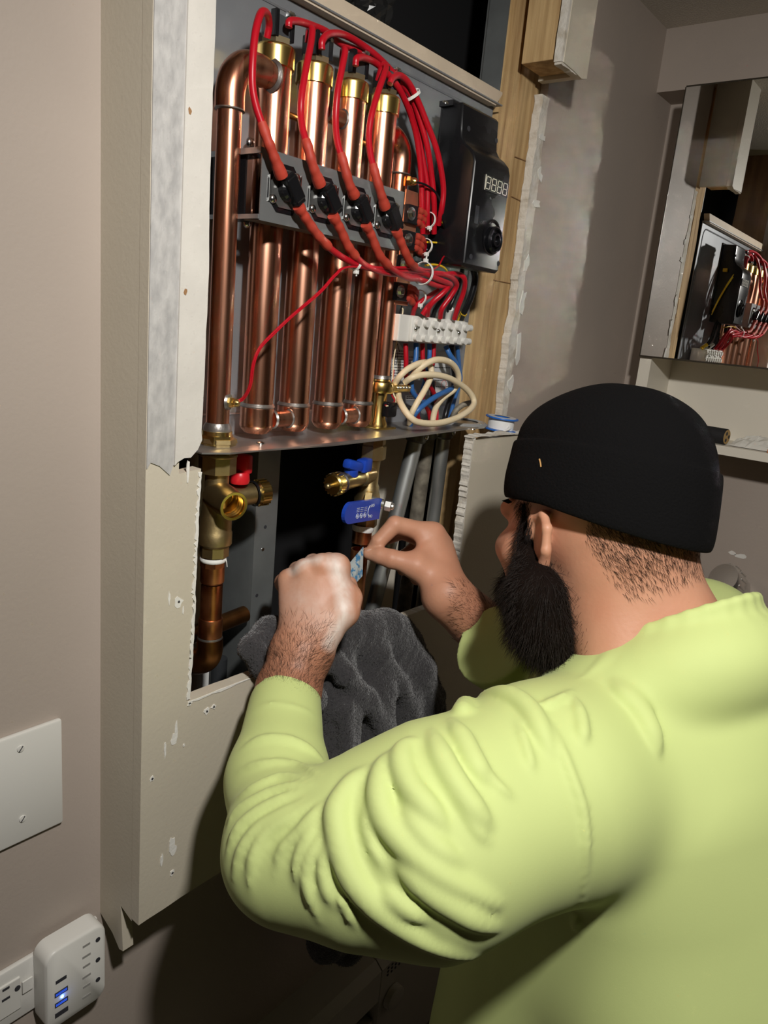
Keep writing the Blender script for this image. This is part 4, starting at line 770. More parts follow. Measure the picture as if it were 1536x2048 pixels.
# ================================================================== mirror cabinet on the right wall
MXF = 1.432; mk = lambda px, py: atX(px, py, MXF)
my1 = (mk(1375, 175)[1] + mk(1278, 712)[1]) / 2; mzt = mk(1400, 171)[2]; mzb = mk(1400, 722)[2]; YE = -.62; zs_ = mk(1480, 898)[2]
cb = thing('mirror_cabinet', (1.49, -.3, zs_), 'wall cabinet with mirror door above an open white shelf', 'cabinet')
obj('carcass', [slab(MXF + .006, XR, YE, my1, mzb, mzt)], M_CAB, cb, smooth=False)
mr_ = obj('mirror_door', slab(MXF, MXF + .005, YE, my1, mzb, mzt), M_MIRROR, cb, smooth=False)
obj('mirror_trim', [slab(MXF - .001, MXF + .006, YE, my1 + .0015, mzb - .003, mzb), slab(MXF - .001, MXF + .006, my1, my1 + .0015, mzb, mzt), slab(MXF - .001, MXF + .006, YE, my1, mzt, mzt + .002)], mat('dark_bronze_trim', (.06, .05, .035), .4, .7), mr_, smooth=False)
obj('side_panel', slab(MXF + .008, XR, my1 - .020, my1 + .002, zs_, mzb - .003), M_CAB, cb, smooth=False)
obj('shelf', slab(MXF + .004, XR, YE, my1 + .002, zs_ - .016, zs_), M_CAB, cb, smooth=False)
obj('back_board', slab(XR - .004, XR, YE, my1 - .02, zs_, mzb - .003), M_CAB, cb, smooth=False)
# things on the shelf
p = atX(1450, 868, 1.44)
q = at(1380, 850, p[1] + .07)
e1_ = atX(1455, 866, 1.455); bt = thing('black_foam_tube', (1.46, e1_[1] + .1, zs_), 'black foam tube with tan multi-hole end lying on the shelf', 'tube')
rt = .0145; c0_ = np.array([1.455, e1_[1], zs_ + rt + .0005]); c9_ = np.array([1.475, e1_[1] + .13, zs_ + rt + .0005])
obj('sleeve', cyl(c0_, c9_, rt, 28, bev=.001), mat('black_foam', (.012, .012, .013), .75), bt)
ec = obj('end_face', cyl(c0_ - nrm(c9_ - c0_) * .0008, c0_ + nrm(c9_ - c0_) * .002, rt * .9, 24), mat('tan_core', (.42, .27, .10), .7), bt)
u_, v_ = frame(c9_ - c0_)
for k_ in range(3):
    a = 2.1 * k_; e_ = c0_ + (u_ * math.cos(a) + v_ * math.sin(a)) * rt * .48; obj('hole', cyl(e_ - nrm(c9_ - c0_) * .0012, e_, .0034, 12), M_INK, ec)
gx = np.random.default_rng(12); nb_ = 16; V = []
yb0 = e1_[1] - .005
for i in range(nb_):
    for j in range(nb_):
        u, v = i / (nb_ - 1), j / (nb_ - 1); h = .026 * math.sin(math.pi * u) ** .6 * math.sin(math.pi * v) ** .5 * (.6 + .5 * gx.random()) * (1.1 - .6 * u)
        V.append((1.455 + .075 * v, yb0 - .10 * u + gx.normal(0, .002), zs_ + .001 + h))
obj('plastic_bag', (np.array(V), [(i * nb_ + j, (i + 1) * nb_ + j, (i + 1) * nb_ + j + 1, i * nb_ + j + 1) for i in range(nb_ - 1) for j in range(nb_ - 1)]), mat('bag_plastic', (.66, .64, .58), .25), label='crumpled clear white plastic bag on the shelf behind the foam tube', cat='bag', fix=False, smooth=False)
obj('orange_packet', box((1.46, yb0 - .10, zs_ + .004), (.05, .06, .007), None, .001), mat('packet_orange', (.62, .22, .09), .5), label='flat orange packet at the shelf edge beside the plastic bag', cat='packet')
# chrome shower tap on the right wall behind the neck
e0 = atX(1460, 1168, XR - .075)
fct = thing('chrome_tap', (XR, e0[1], e0[2] - .05), 'chrome ribbed tap fixed to the wall behind the neck', 'tap')
ax_ = nrm((-.55, .25, .35)); hv_ = [lathe([(.020, -.03), (.027, -.026), (.0285, -.004), (.031, 0), (.032, .022), (.029, .028), (.012, .030)], e0, ax_, 28)]
u_, v_ = frame(ax_)
for k_ in range(14):
    a = 2 * math.pi * k_ / 14; e_ = u_ * math.cos(a) + v_ * math.sin(a); hv_.append(box(e0 + e_ * .0315 + ax_ * .011, (.020, .005, .004), (ax_, np.cross(ax_, e_), e_), .001))
obj('handle', hv_, M_CHROME, fct)
obj('spout', [tube([e0 - ax_ * .02, e0 + np.array([.03, 0, -.03]), e0 + np.array([.05, 0, -.05]), (XR + .001, e0[1], e0[2] - .055)], .016, 20)], M_CHROME, fct)
obj('escutcheon', lathe([(.040, 0), (.038, .006), (.018, .010)], (XR, e0[1], e0[2] - .055), (-1, 0, 0), 28), M_CHROME, fct)

# ================================================================== implicit surfaces for the man and the towel
def smin(a, b, k):
    h = np.clip(.5 + .5 * (b - a) / k, 0, 1); return b * (1 - h) + a * h - k * h * (1 - h)
def d_prim(P, q):
    if q[0] == 'c':
        _, a, b, ra, rb, k = q; ba = b - a; t = np.clip(((P - a) @ ba) / (ba @ ba + 1e-12), 0, 1)
        return np.linalg.norm(P - a - t[:, None] * ba, axis=1) - (ra + (rb - ra) * t)
    _, c, r, ax, k = q; L = (P - c) @ ax.T; k0 = np.linalg.norm(L / r, axis=1); k1 = np.linalg.norm(L / (r * r), axis=1) + 1e-9
    return k0 * (k0 - 1) / k1
def cap(a, b, ra, rb=None, k=.01): return ('c', np.asarray(a, float), np.asarray(b, float), ra, ra if rb is None else rb, k)
def ell(c, r, ax=None, k=.01):
    return ('e', np.asarray(c, float), np.asarray(r, float), np.eye(3) if ax is None else np.array([nrm(v) for v in ax]), k)
def sdf(P, prims, post=None):
    d = None
    for q in prims:
        dq = d_prim(P, q); d = dq if d is None else smin(d, dq, q[-1])
    return post(P, d) if post else d
def chain(pts, rad, k=.008):
    pts = [np.asarray(p, float) for p in pts]; return [cap(pts[i], pts[i + 1], rad[i], rad[i + 1], k) for i in range(len(pts) - 1)]
def sdf_mesh(prims, lo, hi, h, post=None, B=10):
    lo = np.asarray(lo, float); n = (np.ceil((np.asarray(hi) - lo) / h / B).astype(int)) * B + 1
    Fd = np.full(n, .05, np.float32); nb = (n - 1) // B; bc = np.stack(np.meshgrid(*[np.arange(m) for m in nb], indexing='ij'), -1).reshape(-1, 3)
    cen = lo + (bc * B + B / 2) * h; rad = h * B * .87
    DP = np.stack([d_prim(cen, q) for q in prims], 1); mn = DP.min(1)
    keep = np.where(mn < rad * 1.15 + .02)[0]
    off = np.stack(np.meshgrid(*[np.arange(B + 1)] * 3, indexing='ij'), -1).reshape(-1, 3)
    for b in keep:
        use = [q for q, dd in zip(prims, DP[b]) if dd < mn[b] + 2 * rad + .03]
        P = lo + (bc[b] * B + off) * h
        if mn[b] < -rad * 1.3 - .02: Fd[tuple(slice(x * B, x * B + B + 1) for x in bc[b])] = -.05; continue
        Fd[tuple(slice(x * B, x * B + B + 1) for x in bc[b])] = sdf(P, use, post).reshape(B + 1, B + 1, B + 1)
    s = Fd < 0; sl = lambda a, i, j, k: a[i:a.shape[0] - 1 + i, j:a.shape[1] - 1 + j, k:a.shape[2] - 1 + k]
    cor = [(i, j, k) for i in (0, 1) for j in (0, 1) for k in (0, 1)]
    cnt = np.zeros(np.array(s.shape) - 1, np.int8)
    for c in cor: cnt += sl(s, *c)
    mix = (cnt > 0) & (cnt < 8); idx = np.full(mix.shape, -1, np.int64); cells = np.argwhere(mix); idx[mix] = np.arange(len(cells))
    val = np.stack([Fd[cells[:, 0] + c[0], cells[:, 1] + c[1], cells[:, 2] + c[2]] for c in cor], 1)
    acc = np.zeros((len(cells), 3)); num = np.zeros(len(cells))
    for a in range(8):
        for b_ in range(a + 1, 8):
            ca, cb = np.array(cor[a]), np.array(cor[b_])
            if np.abs(ca - cb).sum() != 1: continue
            x = (val[:, a] < 0) != (val[:, b_] < 0); t = np.where(x, val[:, a] / (val[:, a] - val[:, b_] + 1e-12), 0)
            acc += np.where(x[:, None], ca + t[:, None] * (cb - ca), 0); num += x
    V = lo + (cells + acc / np.maximum(num, 1)[:, None]) * h; Fc = []
    for ax in range(3):
        o1, o2 = [(1, 2), (2, 0), (0, 1)][ax]
        A = np.take(s, range(0, s.shape[ax] - 1), ax); Bb = np.take(s, range(1, s.shape[ax]), ax); e = np.argwhere(A != Bb)
        e = e[(e[:, o1] > 0) & (e[:, o2] > 0) & (e[:, o1] < s.shape[o1] - 1) & (e[:, o2] < s.shape[o2] - 1)]
        sg = s[tuple(e.T)]
        def cell(d1, d2):
            q = e.copy(); q[:, o1] -= d1; q[:, o2] -= d2; return idx[tuple(q.T)]
        f = np.stack([cell(0, 0), cell(1, 0), cell(1, 1), cell(0, 1)], 1); f[~sg] = f[~sg][:, ::-1]; Fc.append(f)
    Fc = np.vstack(Fc); Fc = Fc[(Fc >= 0).all(1)]
    return V, Fc[:, ::-1]
def trace(px, py, prims, t0=.25, post=None):
    """points where the camera rays meet an implicit surface"""
    px = np.atleast_1d(px).astype(float); py = np.atleast_1d(py).astype(float)
    d = np.stack([(px - 768) / F, (py - 1024) / F, np.ones_like(px)], 1) @ RC.T; d /= np.linalg.norm(d, axis=1)[:, None]; t = np.full(len(px), t0)
    for _ in range(70): t = np.minimum(t + .8 * sdf(CAM + d * t[:, None], prims, post), 2.0)
    return CAM + d * t[:, None], d, t < 1.9
def smooth_mesh(V, Fc, it=1):
    for _ in range(it):
        acc = np.zeros_like(V); n = np.zeros(len(V))
        for a, b in ((0, 1), (1, 2), (2, 3), (3, 0)):
            np.add.at(acc, Fc[:, a], V[Fc[:, b]]); np.add.at(acc, Fc[:, b], V[Fc[:, a]]); np.add.at(n, Fc[:, a], 1); np.add.at(n, Fc[:, b], 1)
        V = .5 * V + .5 * acc / np.maximum(n, 1)[:, None]
    return V
def fast_obj(name, VF, m, parent=None, **kw):
    """like obj() for a big quad mesh"""
    V, Fc = VF; lo, hi = V.min(0), V.max(0); loc = np.array([(lo[0] + hi[0]) / 2, (lo[1] + hi[1]) / 2, lo[2]])
    me = bpy.data.meshes.new(name); nv, nf, w = len(V), len(Fc), Fc.shape[1]
    me.vertices.add(nv); me.vertices.foreach_set('co', (V - loc).astype(np.float32).ravel()); me.loops.add(nf * w); me.loops.foreach_set('vertex_index', Fc.astype(np.int32).ravel())
    me.polygons.add(nf); me.polygons.foreach_set('loop_start', np.arange(0, nf * w, w, dtype=np.int32)); me.polygons.foreach_set('loop_total', np.full(nf, w, dtype=np.int32)); me.update(calc_edges=True); me.validate()
    me.shade_smooth(); me.materials.append(m)
    o = bpy.data.objects.new(name, me); col.objects.link(o); WL[o.name] = loc; o.location = loc
    if parent is not None: o.parent = parent; o.matrix_parent_inverse = Matrix.Translation(-Vector(WL[parent.name]))
    return tag(o, kw.get('label'), kw.get('cat'), kw.get('group'), kw.get('kind'))
def strands(roots, dirs, length, r0, bend=None, seg=2, seed=0):
    """thin three-sided tapering hairs"""
    n = len(roots); g = np.random.default_rng(seed); L = np.broadcast_to(length, (n,)); V = []; Fc = []
    dirs = dirs / np.linalg.norm(dirs, axis=1)[:, None]; a = np.cross(dirs, g.normal(size=(n, 3))); a /= np.linalg.norm(a, axis=1)[:, None]; b = np.cross(dirs, a)
    bend = np.zeros((n, 3)) if bend is None else bend
    rings = []
    for i in range(seg + 1):
        t = i / seg; c = roots + dirs * (L * t)[:, None] + bend * (L * t * t)[:, None]; r = r0 * (1 - .85 * t)
        rings.append(np.stack([c + (a * math.cos(x) + b * math.sin(x)) * r for x in (0, 2.094, 4.189)], 1))
    V = np.stack(rings, 1).reshape(-1, 3); base = np.arange(n)[:, None, None] * (seg + 1) * 3
    q = np.array([[i * 3 + j, i * 3 + (j + 1) % 3, (i + 1) * 3 + (j + 1) % 3, (i + 1) * 3 + j] for i in range(seg) for j in range(3)])
    return V, (base + q[None]).reshape(-1, 4)

# ================================================================== the man
J = lambda px, py, z: wz(px, py, z)
M_SKIN = mat('skin', (.58, .30, .19), .5, color2=(.50, .225, .135), scale=16, bump=.10, bscale=240, sss=.10, contrast=(.3, .7))
M_SHIRT = mat('hi_vis_yellow', (.535, .62, .235), .75, var=.02, scale=8, bump=.03, bscale=700, sheen=.05)
M_KNIT = mat('black_knit', (.003, .0028, .003), .95, bump=.5, bscale=380, spec=.15)
M_HAIR = mat('dark_hair', (.014, .009, .007), .6, spec=.3)
M_HAIR2 = mat('arm_hair', (.05, .026, .014), .6)
M_PANTS = mat('dark_trousers', (.015, .016, .02), .85)
man = thing('person', (.76, -.5, ZF), 'bearded person in black beanie and bright yellow shirt kneeling and working on pipes', 'person')

# --- head frame
yaw, pitch, roll = math.radians(17), math.radians(9), math.radians(0)
hf = np.array([math.sin(yaw) * math.cos(pitch), math.cos(yaw) * math.cos(pitch), -math.sin(pitch)])
hr = nrm(np.cross(hf, (0, 0, 1))); hu = np.cross(hr, hf)
HC = J(1198, 1046, .765)
hp_at = lambda s, f, u: HC + hr * s + hf * f + hu * u
HA = (hr, hf, hu)
NB = J(1325, 1295, .738)                      # base of the neck
head = [ell(hp_at(0, -.004, .014), (.075, .095, .088), HA, .01), ell(hp_at(0, .050, -.052), (.060, .058, .074), HA, .03), ell(hp_at(0, .052, -.100), (.034, .036, .026), HA, .025),
        ell(hp_at(0, .02, -.075), (.062, .052, .045), HA, .02),
        cap(hp_at(0, .106, -.012), hp_at(0, .120, -.042), .009, .014, .012), cap(hp_at(-.034, .094, .008), hp_at(.034, .094, .008), .011, .011, .012),
        cap(hp_at(-.052, .066, -.035), hp_at(-.034, .094, -.034), .014, .015, .02), cap(hp_at(.052, .066, -.035), hp_at(.034, .094, -.034), .014, .015, .02),
        cap(hp_at(-.015, .094, -.075), hp_at(.015, .094, -.075), .006, .006, .01),
        cap(hp_at(0, -.040, -.035), NB, .054, .066, .035), cap(hp_at(0, .005, -.075), NB + hf * .02, .046, .058, .03),
        cap(hp_at(-.03, -.035, -.06), NB + hr * -.06 + np.array([0, 0, -.02]), .03, .04, .03), cap(hp_at(.03, -.035, -.06), NB + hr * .06 + np.array([0, 0, -.02]), .03, .04, .03)]
# ears: rim, lobe and bowl
for s in (-1, 1):
    e0 = hp_at(s * .073, .004, -.022)
    er = [e0 + hf * a + hu * b + hr * s * c for a, b, c in ((.016, .012, .006), (.012, .030, .005), (-.006, .036, .009), (-.019, .025, .018), (-.020, .004, .020), (-.010, -.016, .015), (.006, -.028, .008), (.013, -.020, .003))]
    head += chain(er, [.0035, .004, .0043, .0045, .0043, .0045, .0062, .005], .004)
    head += [ell(e0 + hr * s * .007 - hf * .003 + hu * .004, (.0055, .017, .027), (nrm(hr + hf * .45 * s), hf, hu), .006)]
# --- shoulders, arms
SL = J(1075, 1585, .635); SR = np.array([.925, -.325, -.345])
EL = J(584, 1700, .590); WLp = J(603, 1305, .770)
ER = np.array([.905, -.23, -.50]); WRp = J(893, 1190, .915)
CH = (SL + SR) / 2
torso_c = [(CH + np.array([0, -.055, -.02])), np.array([.735, -.465, -.62]), np.array([.745, -.475, -.82])]
# left hand: back of the hand towards the lens, fingers curled round the cloth
def PX_(l): return [J(*p) for p in l]
armL = chain([EL, J(558, 1560, .668), J(577, 1380, .754), WLp], [.034, .034, .0310, .0275], .012) + [cap(WLp + (J(570, 1305, .77) - WLp) * .35, WLp + (J(640, 1300, .772) - WLp) * .35, .0235, .0235, .01)]
KN = PX_([(578, 1160, .806), (609, 1140, .800), (642, 1130, .797), (674, 1133, .800)])     # little..index knuckles
PB = PX_([(590, 1268, .785), (606, 1266, .781), (625, 1262, .779), (645, 1258, .782)])
for a, b in zip(PB, KN): armL.append(cap(a, b, .0165, .0118, .012))
armL += chain([WLp, PB[1]], [.0275, .020], .014) + chain([WLp, PB[3]], [.026, .019], .014)
def finger(k, dirs, lens, rad, kk=.004):
    pts = [k]
    for d, l in zip(dirs, lens): pts.append(pts[-1] + nrm(d) * l)
    return chain(pts, rad, kk)
into = nrm((.35, 1, -.15)); dn_ = np.array([0, 0, -1.0])
fl = [(.030, .020, .017), (.034, .023, .019), (.036, .024, .019), (.034, .022, .018)]
for i, k in enumerate(KN):
    d1 = nrm(into * .9 + np.array([.25, 0, -.05 - .1 * (3 - i)])); d2 = nrm(np.array([.55, .25, -.75])); d3 = nrm(np.array([.25, -.35, -.9]))
    armL += finger(k, (d1, d2, d3), fl[i], [.0105, .0095, .0085, .0072], .005)
TH = PX_([(652, 1252, .784), (686, 1222, .786), (700, 1196, .800), (699, 1168, .822)])
armL += chain(TH, [.017, .0145, .0112, .0085], .010)
armL += [cap(TH[1], KN[3], .010, .008, .016)]
armL += [ell(k + np.array([-.004, -.006, .002]), (.0085, .0085, .0085), None, .008) for k in KN[1:]]
# right hand: pinching the end of the cloth at the pipe
WR = WRp
armR = chain([ER, ER * .55 + WRp * .45, WRp], [.046, .045, .0290], .012)
MR = PX_([(866, 1068, .945), (882, 1092, .958), (890, 1118, .968), (894, 1142, .972)])     # index..little knuckles
for a, b in zip(PX_([(880, 1160, .925), (888, 1168, .935), (895, 1175, .945), (900, 1182, .948)]), MR): armR.append(cap(a, b, .0175, .0118, .014))
armR += chain([WRp, (MR[0] + MR[2]) / 2], [.026, .015], .016)
armR += chain(PX_([(866, 1068, .945), (790, 1049, .925), (757, 1083, .922), (744, 1100, .926)]), [.0125, .0108, .0092, .0075], .0022)
armR += chain(PX_([(884, 1095, .96), (805, 1062, .955), (755, 1082, .955), (732, 1096, .95)]), [.012, .0105, .0090, .0075], .0018)
armR += chain(PX_([(890, 1118, .968), (830, 1098, .985), (800, 1118, .985), (805, 1140, .972)]), [.0115, .010, .0088, .0075], .004)
armR += chain(PX_([(894, 1142, .972), (848, 1128, .992), (826, 1146, .990), (832, 1160, .975)]), [.0105, .0092, .0080, .007], .004)
armR += chain(PX_([(880, 1165, .92), (832, 1132, .915)]), [.019, .0150], .010) + chain(PX_([(832, 1132, .915), (800, 1122, .913), (783, 1118, .912), (760, 1111, .915), (738, 1107, .920)]), [.0150, .0118, .0122, .0108, .0080], .0012)
armR += [cap(J(832, 1132, .915), MR[0], .010, .010, .018)]
# --- meshes of the body: head, arms, and the trunk under the clothes
trunk = [cap(CH + np.array([0, -.02, -.03]), torso_c[1], .10, .10, .05), cap(torso_c[1], torso_c[2], .10, .105, .05), cap(SL, SR, .045, .045, .04), cap(SL, EL, .045, .04, .03), cap(SR, ER, .045, .04, .03), cap(NB, CH, .055, .06, .03)]
KNE = [np.array([.64, -.36, ZF + .065]), np.array([.87, -.36, ZF + .065])]; HIP = [np.array([.66, -.475, -.84]), np.array([.83, -.475, -.84])]; FT = [np.array([.64, -.78, ZF + .055]), np.array([.87, -.78, ZF + .055])]
trunk += [cap(HIP[i], KNE[i], .075, .052, .03) for i in (0, 1)] + [cap(KNE[i], FT[i], .052, .038, .02) for i in (0, 1)]
def bounds(pr, pad=.012):
    P = []
    for q in pr:
        if q[0] == 'c': P += [q[1] - max(q[3], q[4]), q[1] + max(q[3], q[4]), q[2] - max(q[3], q[4]), q[2] + max(q[3], q[4])]
        else: P += [q[1] - q[2].max(), q[1] + q[2].max()]
    P = np.array(P); return P.min(0) - pad, P.max(0) + pad
parts = []
for pr, h, clip in ((head, .0022, None), (armL, .0016, None), (armR, .0018, None), (trunk, .010, None)):
    lo, hi = bounds(pr); v, f_ = sdf_mesh(pr, lo, hi, h); parts.append((smooth_mesh(v, f_, 1), f_))
k = 0; V = []; Fc = []
for v, f_ in parts: V.append(v); Fc.append(f_ + k); k += len(v)
body = fast_obj('body', (np.vstack(V), np.vstack(Fc)), M_SKIN, man)
# skin colouring: plaster dust on the left hand, sun-browned forearms
AV_ = np.vstack(V); Q_ = (AV_ - CAM) @ RC; qx, qy = Q_[:, 0] / Q_[:, 2] * F + 768, Q_[:, 1] / Q_[:, 2] * F + 1024; nh = len(parts[0][0]); nl_ = len(parts[1][0])
def seg_d(x, y, pl):
    d = np.full(len(x), 1e9)
    for (x0, y0), (x1, y1) in zip(pl[:-1], pl[1:]):
        t = np.clip(((x - x0) * (x1 - x0) + (y - y0) * (y1 - y0)) / ((x1 - x0) ** 2 + (y1 - y0) ** 2), 0, 1); d = np.minimum(d, np.hypot(x - x0 - t * (x1 - x0), y - y0 - t * (y1 - y0)))
    return d
isL = np.zeros(len(AV_), bool); isL[nh:nh + nl_] = True; isR = np.zeros(len(AV_), bool); isR[nh + nl_:nh + nl_ + len(parts[2][0])] = True
dust = np.maximum(np.clip(1 - seg_d(qx, qy, [(668, 1122), (684, 1170), (688, 1230), (662, 1285)]) / 26, 0, 1), .8 * np.clip(1 - seg_d(qx, qy, [(585, 1142), (612, 1122), (640, 1118)]) / 16, 0, 1)); dust = np.maximum(dust, .35 * np.clip(1 - seg_d(qx, qy, [(600, 1200), (640, 1230)]) / 70, 0, 1)) * isL
tan_ = np.where(isL, np.clip((qy - 1235) / 110, 0, 1), 0) + np.where(isR, np.clip((qx - 875) / 80, 0, 1), 0)
for nm_, val_ in (('dust', dust), ('tan', tan_)):
    at_ = body.data.attributes.new(nm_, 'FLOAT', 'POINT'); at_.data.foreach_set('value', val_.astype(np.float32))
nt = M_SKIN.node_tree; bs = nt.nodes['Principled BSDF']; src = bs.inputs['Base Color'].links[0].from_socket
for nm_, colr, amt in (('tan', (.36, .150, .085), .85), ('dust', (.74, .62, .55), .75)):
    an = nt.nodes.new('ShaderNodeAttribute'); an.attribute_name = nm_; mu = nt.nodes.new('ShaderNodeMath'); mu.operation = 'MULTIPLY'; mu.inputs[1].default_value = amt
    mx = nt.nodes.new('ShaderNodeMix'); mx.data_type = 'RGBA'; mx.inputs[7].default_value = (*colr, 1)
    if nm_ == 'dust':
        nz = nt.nodes.new('ShaderNodeTexNoise'); nz.inputs['Scale'].default_value = 90; m2 = nt.nodes.new('ShaderNodeMath'); m2.operation = 'MULTIPLY_ADD'; m2.inputs[1].default_value = 1.4; m2.inputs[2].default_value = .25
        nt.links.new(nz.outputs['Fac'], m2.inputs[0]); nt.links.new(m2.outputs[0], mu.inputs[1])
    nt.links.new(an.outputs['Fac'], mu.inputs[0]); nt.links.new(mu.outputs[0], mx.inputs[0]); nt.links.new(src, mx.inputs[6]); src = mx.outputs[2]
nt.links.new(src, bs.inputs['Base Color'])
M_NAIL = mat('nail', (.62, .36, .27), .3)
nd = nrm(J(740, 1106, .920) - J(780, 1117, .913)); tocam = nrm(CAM - J(744, 1106, .918)); ns = nrm(np.cross(nd, tocam)); nu = np.cross(ns, nd)
obj('thumbnail', ball(J(745, 1106, .919) + nu * .0068, (.0065, .0048, .0014), 16, (nd, ns, nu)), M_NAIL, body)


# --- shirt
shirt = [cap(CH + np.array([-.085, -.05, -.055]), np.array([.655, -.43, -.60]), .098, .105, .06), cap(CH + np.array([.085, -.05, -.055]), np.array([.815, -.43, -.60]), .098, .105, .06),
         cap(np.array([.655, -.43, -.60]), np.array([.66, -.45, -.84]), .105, .108, .06), cap(np.array([.815, -.43, -.60]), np.array([.82, -.45, -.84]), .105, .108, .06),
         cap(CH + np.array([0, -.07, -.06]), np.array([.735, -.48, -.6]), .115, .11, .06),
         cap(SL + np.array([.02, 0, .0]), SR, .072, .075, .05), cap(SL * .62 + NB * .38 + np.array([0, -.01, -.02]), NB + np.array([0, -.015, -.035]), .055, .06, .05), cap(SR * .6 + NB * .4 + np.array([0, -.01, -.02]), NB + np.array([0, -.02, -.045]), .050, .055, .05)]
shirt += [cap(NB + np.array([.02, -.048, -.078]), np.array([.735, -.45, -.55]), .088, .11, .07), cap(np.array([.745, -.495, -.60]), np.array([.745, -.50, -.87]), .118, .122, .06)]
shirt += chain([SL, J(850, 1676, .578), J(704, 1700, .577), EL], [.090, .079, .059, .050], .03)
CUF = J(575, 1396, .746); shirt += chain([EL, J(556, 1560, .665), CUF + nrm(CUF - EL) * .02], [.051, .0425, .0335], .02)
shirt += [cap(np.array([.645, -.285, -.47]), np.array([.645, -.275, -.88]), .075, .088, .06), cap(np.array([.83, -.285, -.47]), np.array([.83, -.275, -.88]), .075, .088, .06)]
ER2 = ER; CUR = J(985, 1285, .86)
shirt += chain([SR, ER2], [.075, .062], .03) + chain([ER2, CUR, CUR + nrm(CUR - ER2) * .03], [.062, .046, .043], .02)
cdL, cdR = nrm(CUF - EL), nrm(CUR - ER2)
def post_s(P, d):
    nl = np.linalg.norm(P - CUF, axis=1) < .07; d = np.where(nl, np.maximum(d, (P - CUF) @ cdL), d)
    nr_ = np.linalg.norm(P - CUR, axis=1) < .08; return np.where(nr_, np.maximum(d, (P - CUR) @ cdR), d)
c9 = lambda x, y: (440 + .36458 * x, 1340 + .36458 * y)
c10 = lambda x, y: (840 + .45313 * x, 1180 + .45313 * y)
FOLD = [(c9, .0090, [(870, 545), (740, 600), (670, 700), (640, 800), (660, 950), (700, 1080), (770, 1200), (900, 1330), (1100, 1470), (1300, 1555), (1480, 1580)]),
        (c9, .0090, [(990, 460), (900, 520), (872, 640), (890, 780), (960, 900), (1080, 1020), (1250, 1150), (1450, 1250), (1536, 1290)]),
        (c9, .0085, [(1080, 395), (1010, 430), (995, 520), (1040, 640), (1120, 740), (1190, 830), (1240, 930)]),
        (c9, .0090, [(1160, 330), (1200, 450), (1290, 620), (1400, 780), (1480, 880)]),
        (c9, .0085, [(1260, 270), (1330, 380), (1400, 520), (1480, 640)]),
        (c10, .0090, [(180, 560), (210, 500), (300, 460), (400, 470), (480, 530), (540, 640), (590, 760)]),
        (c9, .0050, [(110, 445), (220, 385), (360, 380), (480, 430), (565, 500)]), (c9, .0040, [(90, 560), (200, 520), (350, 508), (480, 540), (560, 590)]),
        (c9, .0045, [(70, 720), (200, 640), (350, 585), (520, 620)]), (c9, .0045, [(40, 870), (100, 770), (250, 680), (400, 640), (540, 640)]),
        (c9, .0050, [(35, 1040), (90, 890), (190, 790), (340, 710), (490, 665)]), (c9, .0050, [(75, 1170), (110, 1010), (210, 870), (360, 780), (510, 700)]),
        (c9, .0050, [(170, 1240), (175, 1060), (250, 910), (390, 810), (560, 700)]), (c9, .0045, [(300, 1150), (335, 1000), (425, 900), (510, 800), (600, 710)]),
        (c9, .0045, [(430, 1220), (425, 1060), (475, 930), (565, 800)]), (c9, .0045, [(560, 1400), (495, 1250), (475, 1130), (510, 1000), (595, 860)]),
        (c9, .0045, [(640, 1320), (580, 1200), (565, 1060), (620, 890)]), (c9, .0040, [(740, 1420), (690, 1300), (640, 1220)]),
        (c9, .0075, [(1000, 700), (1080, 860), (1200, 980), (1350, 1080)]), (c9, .0085, [(960, 1010), (1060, 1130), (1200, 1250), (1400, 1370), (1530, 1420)]),
        (c9, .0040, [(800, 700), (800, 850), (850, 1000), (930, 1120)]), (c9, .0065, [(880, 1180), (1000, 1290), (1150, 1380)]),
        (c9, .0022, [(178, 205), (300, 182), (430, 205), (550, 262)]),
        (c10, .0046, [(520, 520), (600, 650), (680, 850), (722, 1000), (730, 1200), (710, 1400), (680, 1500)]),
        (c10, .0095, [(840, 420), (900, 470), (970, 540), (1020, 640), (1040, 740)]), (c10, .0060, [(680, 470), (712, 580), (720, 700)]), (c10, .0045, [(520, 520), (600, 490), (690, 440)]),
        (c10, .0045, [(700, 400), (800, 345), (900, 270), (1000, 222), (1150, 190), (1300, 172), (1450, 140)]),
        
        (c10, .0040, [(150, 900), (230, 1040), (320, 1130)]), (c10, .0040, [(250, 750), (330, 850), (420, 930)]), (c10, .0045, [(420, 560), (470, 700), (500, 820)])]
base = list(shirt)
for cf, r, pl in FOLD:
    q = np.array([cf(*p) for p in pl]); q2 = spline([np.array([x, y, 0]) for x, y in q], 5)
    P, d, ok = trace(q2[:, 0], q2[:, 1], base, .2, post_s); P = P[ok]; d = d[ok]
    if len(P) < 2: continue
    r *= .8; P = P + d * r * -.02; runs = np.split(np.arange(len(P)), np.where(np.linalg.norm(np.diff(P, axis=0), axis=1) > .03)[0] + 1)
    for ru in runs:
        if len(ru) < 4: continue
        p = P[ru]; rr = r * np.clip(np.sin(np.linspace(.04, math.pi - .04, len(p))) * 1.25, 0, 1) ** .8; p = p + d[ru] * (r - rr)[:, None] * .9
        for i in range(len(p) - 1): shirt.append(cap(p[i], p[i + 1], rr[i], rr[i + 1], r * .75))
